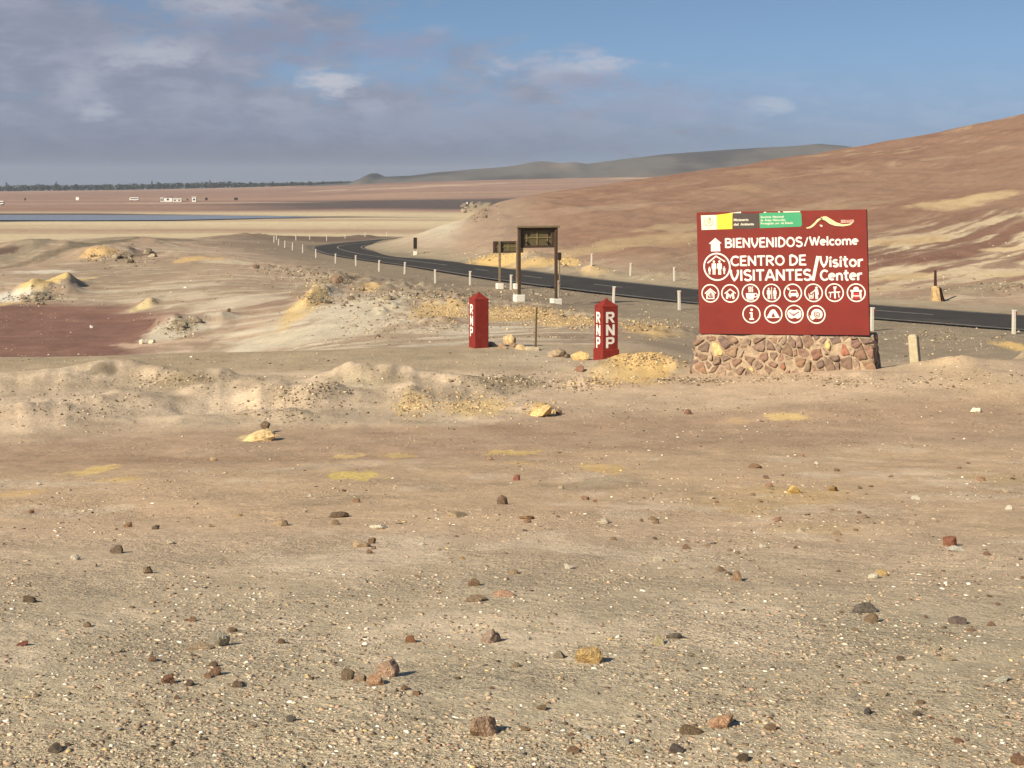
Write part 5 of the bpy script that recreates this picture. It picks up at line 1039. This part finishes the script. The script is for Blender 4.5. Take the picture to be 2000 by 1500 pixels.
def far_van(px, py, wpx, label):
    x, d, z = far_at(px, py); u = d / F; L = wpx * u; e = empty('minibus', (x, d, z), .05); tag(e, label, 'vehicle')
    bm = bmesh.new(); box(bm, (0, 1, 1.35), (L, 2.1, 1.9), 0, .25); bd = bmobj('body', bm, M['wall'], e)
    bm = bmesh.new(); box(bm, (0, -.06, 1.6), (L * .8, .06, .6)); bmobj('window', bm, M['glass'], bd)
    for sx in (-.32, .32):
        for yy in (.1, 1.9):
            bm = bmesh.new(); bmesh.ops.create_cone(bm, cap_ends=True, segments=12, radius1=.42, radius2=.42, depth=.25, matrix=Matrix.Translation((sx * L, yy, .42)) @ Matrix.Rotation(R(90), 4, 'X')); bmobj('wheel', bm, M['tyre'], e)
far_van(262, 393, 18, 'white minibus parked left of the far compound house'); far_van(0, 401, 14, 'white vehicle cut by the left edge, far across the flat')
def far_board(px, py, w_, h_, hp, mat, label):
    x, d, z = far_at(px, py); u = d / F; e = empty('far_sign', (x, d, z)); tag(e, label, 'sign')
    bm = bmesh.new(); box(bm, (0, 0, hp * u - h_ * u / 2), (w_ * u, .15, h_ * u), 0, .02); bmobj('board', bm, M[mat], e)
    for sx in (-.35, .35):
        bm = bmesh.new(); box(bm, (sx * w_ * u, .15, hp * u / 2 - .2), (.2, .15, hp * u - .1)); bmobj('post', bm, M['gpole'], e)
far_board(403, 394, 5, 5, 8, 'dark', 'dark signboard right of the small white cabin, far off'); far_board(461, 394, 7, 5, 8, 'dark', 'dark signboard alone on the far flat, right of the compound'); far_board(151, 394, 6, 6, 9, 'wall', 'small white signboard alone on the far flat at the left'); far_board(49, 394, 3, 4, 7, 'dark', 'tiny dark signboard near the left edge of the far flat'); far_board(912, 402, 3, 4, 7, 'wall', 'tiny white sign on the dark far flat above the sand slope'); far_board(366, 393, 3, 3, 5, 'dark', 'tiny dark board between the far house and cabin')

def blob(r_, n, sx, sy, sz, V, Q, at3, leaf):
    """foliage: many small leaf clumps spread through an uneven crown volume"""
    for _ in range(n):
        q = r_.normal(size=3); q *= r_.random() ** .4 / np.linalg.norm(q); c_ = np.array(at3) + q * (sx, sy, sz)
        a_ = r_.normal(size=(3, 3)); a_ *= leaf / np.linalg.norm(a_, axis=1, keepdims=True) * r_.uniform(.6, 1.3)
        o = len(V); V += [tuple(c_ + a_[0]), tuple(c_ + a_[1]), tuple(c_ + a_[2]), tuple(c_ - a_.mean(0))]; Q += [(o, o + 1, o + 2), (o, o + 1, o + 3), (o + 1, o + 2, o + 3)]
r_ = np.random.default_rng(77); V, Q = [], []
for px in np.arange(-260, 690, 2.6):
    x0 = (px - 1000) / F * 1900; z0 = ZZ(x0, 1900.0)
    hpx = (12.8 if px < 450 else 9.5 - (px - 450) * .022) + 2.4 * float(fbm(np.array([px / 22.]), np.array([.5]), 3, 3)[0])
    hh = max(1.2, hpx * 1900 / F)
    blob(r_, 44, 3.6, 9, hh * .5, V, Q, (x0 + r_.normal() * .8, 1905 + r_.normal() * 8, z0 + hh * .42), 1.15)
me = np_mesh('tree_belt', V, Q); tag(link('tree_belt', me, M['leaf']), kind='stuff')
for px, hp, wp, lab in [(13, 20, 6, 'tall'), (78, 15, 8, ''), (109, 19, 5, 'pointed'), (146, 14, 10, ''), (215, 13, 8, ''), (297, 19, 4, 'slim'), (312, 17, 14, 'broad'), (352, 14, 7, ''), (411, 18, 4, 'thin'), (438, 12, 9, ''), (487, 12, 9, ''), (530, 11, 8, ''), (570, 10, 7, ''), (605, 9, 6, ''), (630, 8, 5, '')]:
    x0 = (px - 1000) / F * 1885; z0 = ZZ(x0, 1885.0); u = 1885 / F; hh = hp * u * .86
    lbs = {78: 'low dark tree clump on the distant belt, left of the pointed tree', 146: 'dark tree clump directly above the small white signboard on the flat', 215: 'dark tree clump on the belt between white signboard and minibus', 352: 'dark tree clump above the right end of the far house', 438: 'dark tree clump just right of the thin lone treetop', 487: 'dark tree clump right of the lone dark far signboard', 530: 'dark tree clump above the leftmost road posts', 570: 'low dark tree, third from the right end of the belt', 605: 'low dark tree, second from the right end of the belt', 630: 'low dark tree at the right end of the distant belt',
      13: 'dark tree standing above the belt at the far left edge', 109: 'pointed dark tree rising from the distant belt, left of the compound', 297: 'slim dark tree above the distant belt over the compound', 312: 'broad dark clump of tree just right of the slim one', 411: 'thin lone treetop rising highest right of the compound'}
    e = empty('distant_tree', (x0, 1885, z0)); tag(e, lbs.get(px, 'dark tree that stands out from the distant belt on the horizon'), 'tree', 'trees of the distant belt')
    V, Q = [], []
    for k in range(3): blob(r_, 26, wp * u * .33, wp * u * .33, hh * .24, V, Q, (r_.normal() * wp * u * .14, r_.normal(), hh * (.45 + .2 * k)), .8)
    link('crown', np_mesh('crown', V, Q), M['leaf'], e)
    bm = bmesh.new(); bmesh.ops.create_cone(bm, cap_ends=True, segments=6, radius1=.35, radius2=.15, depth=hh * .7, matrix=Matrix.Translation((0, 0, hh * .33))); bmobj('trunk', bm, M['bark'], e)
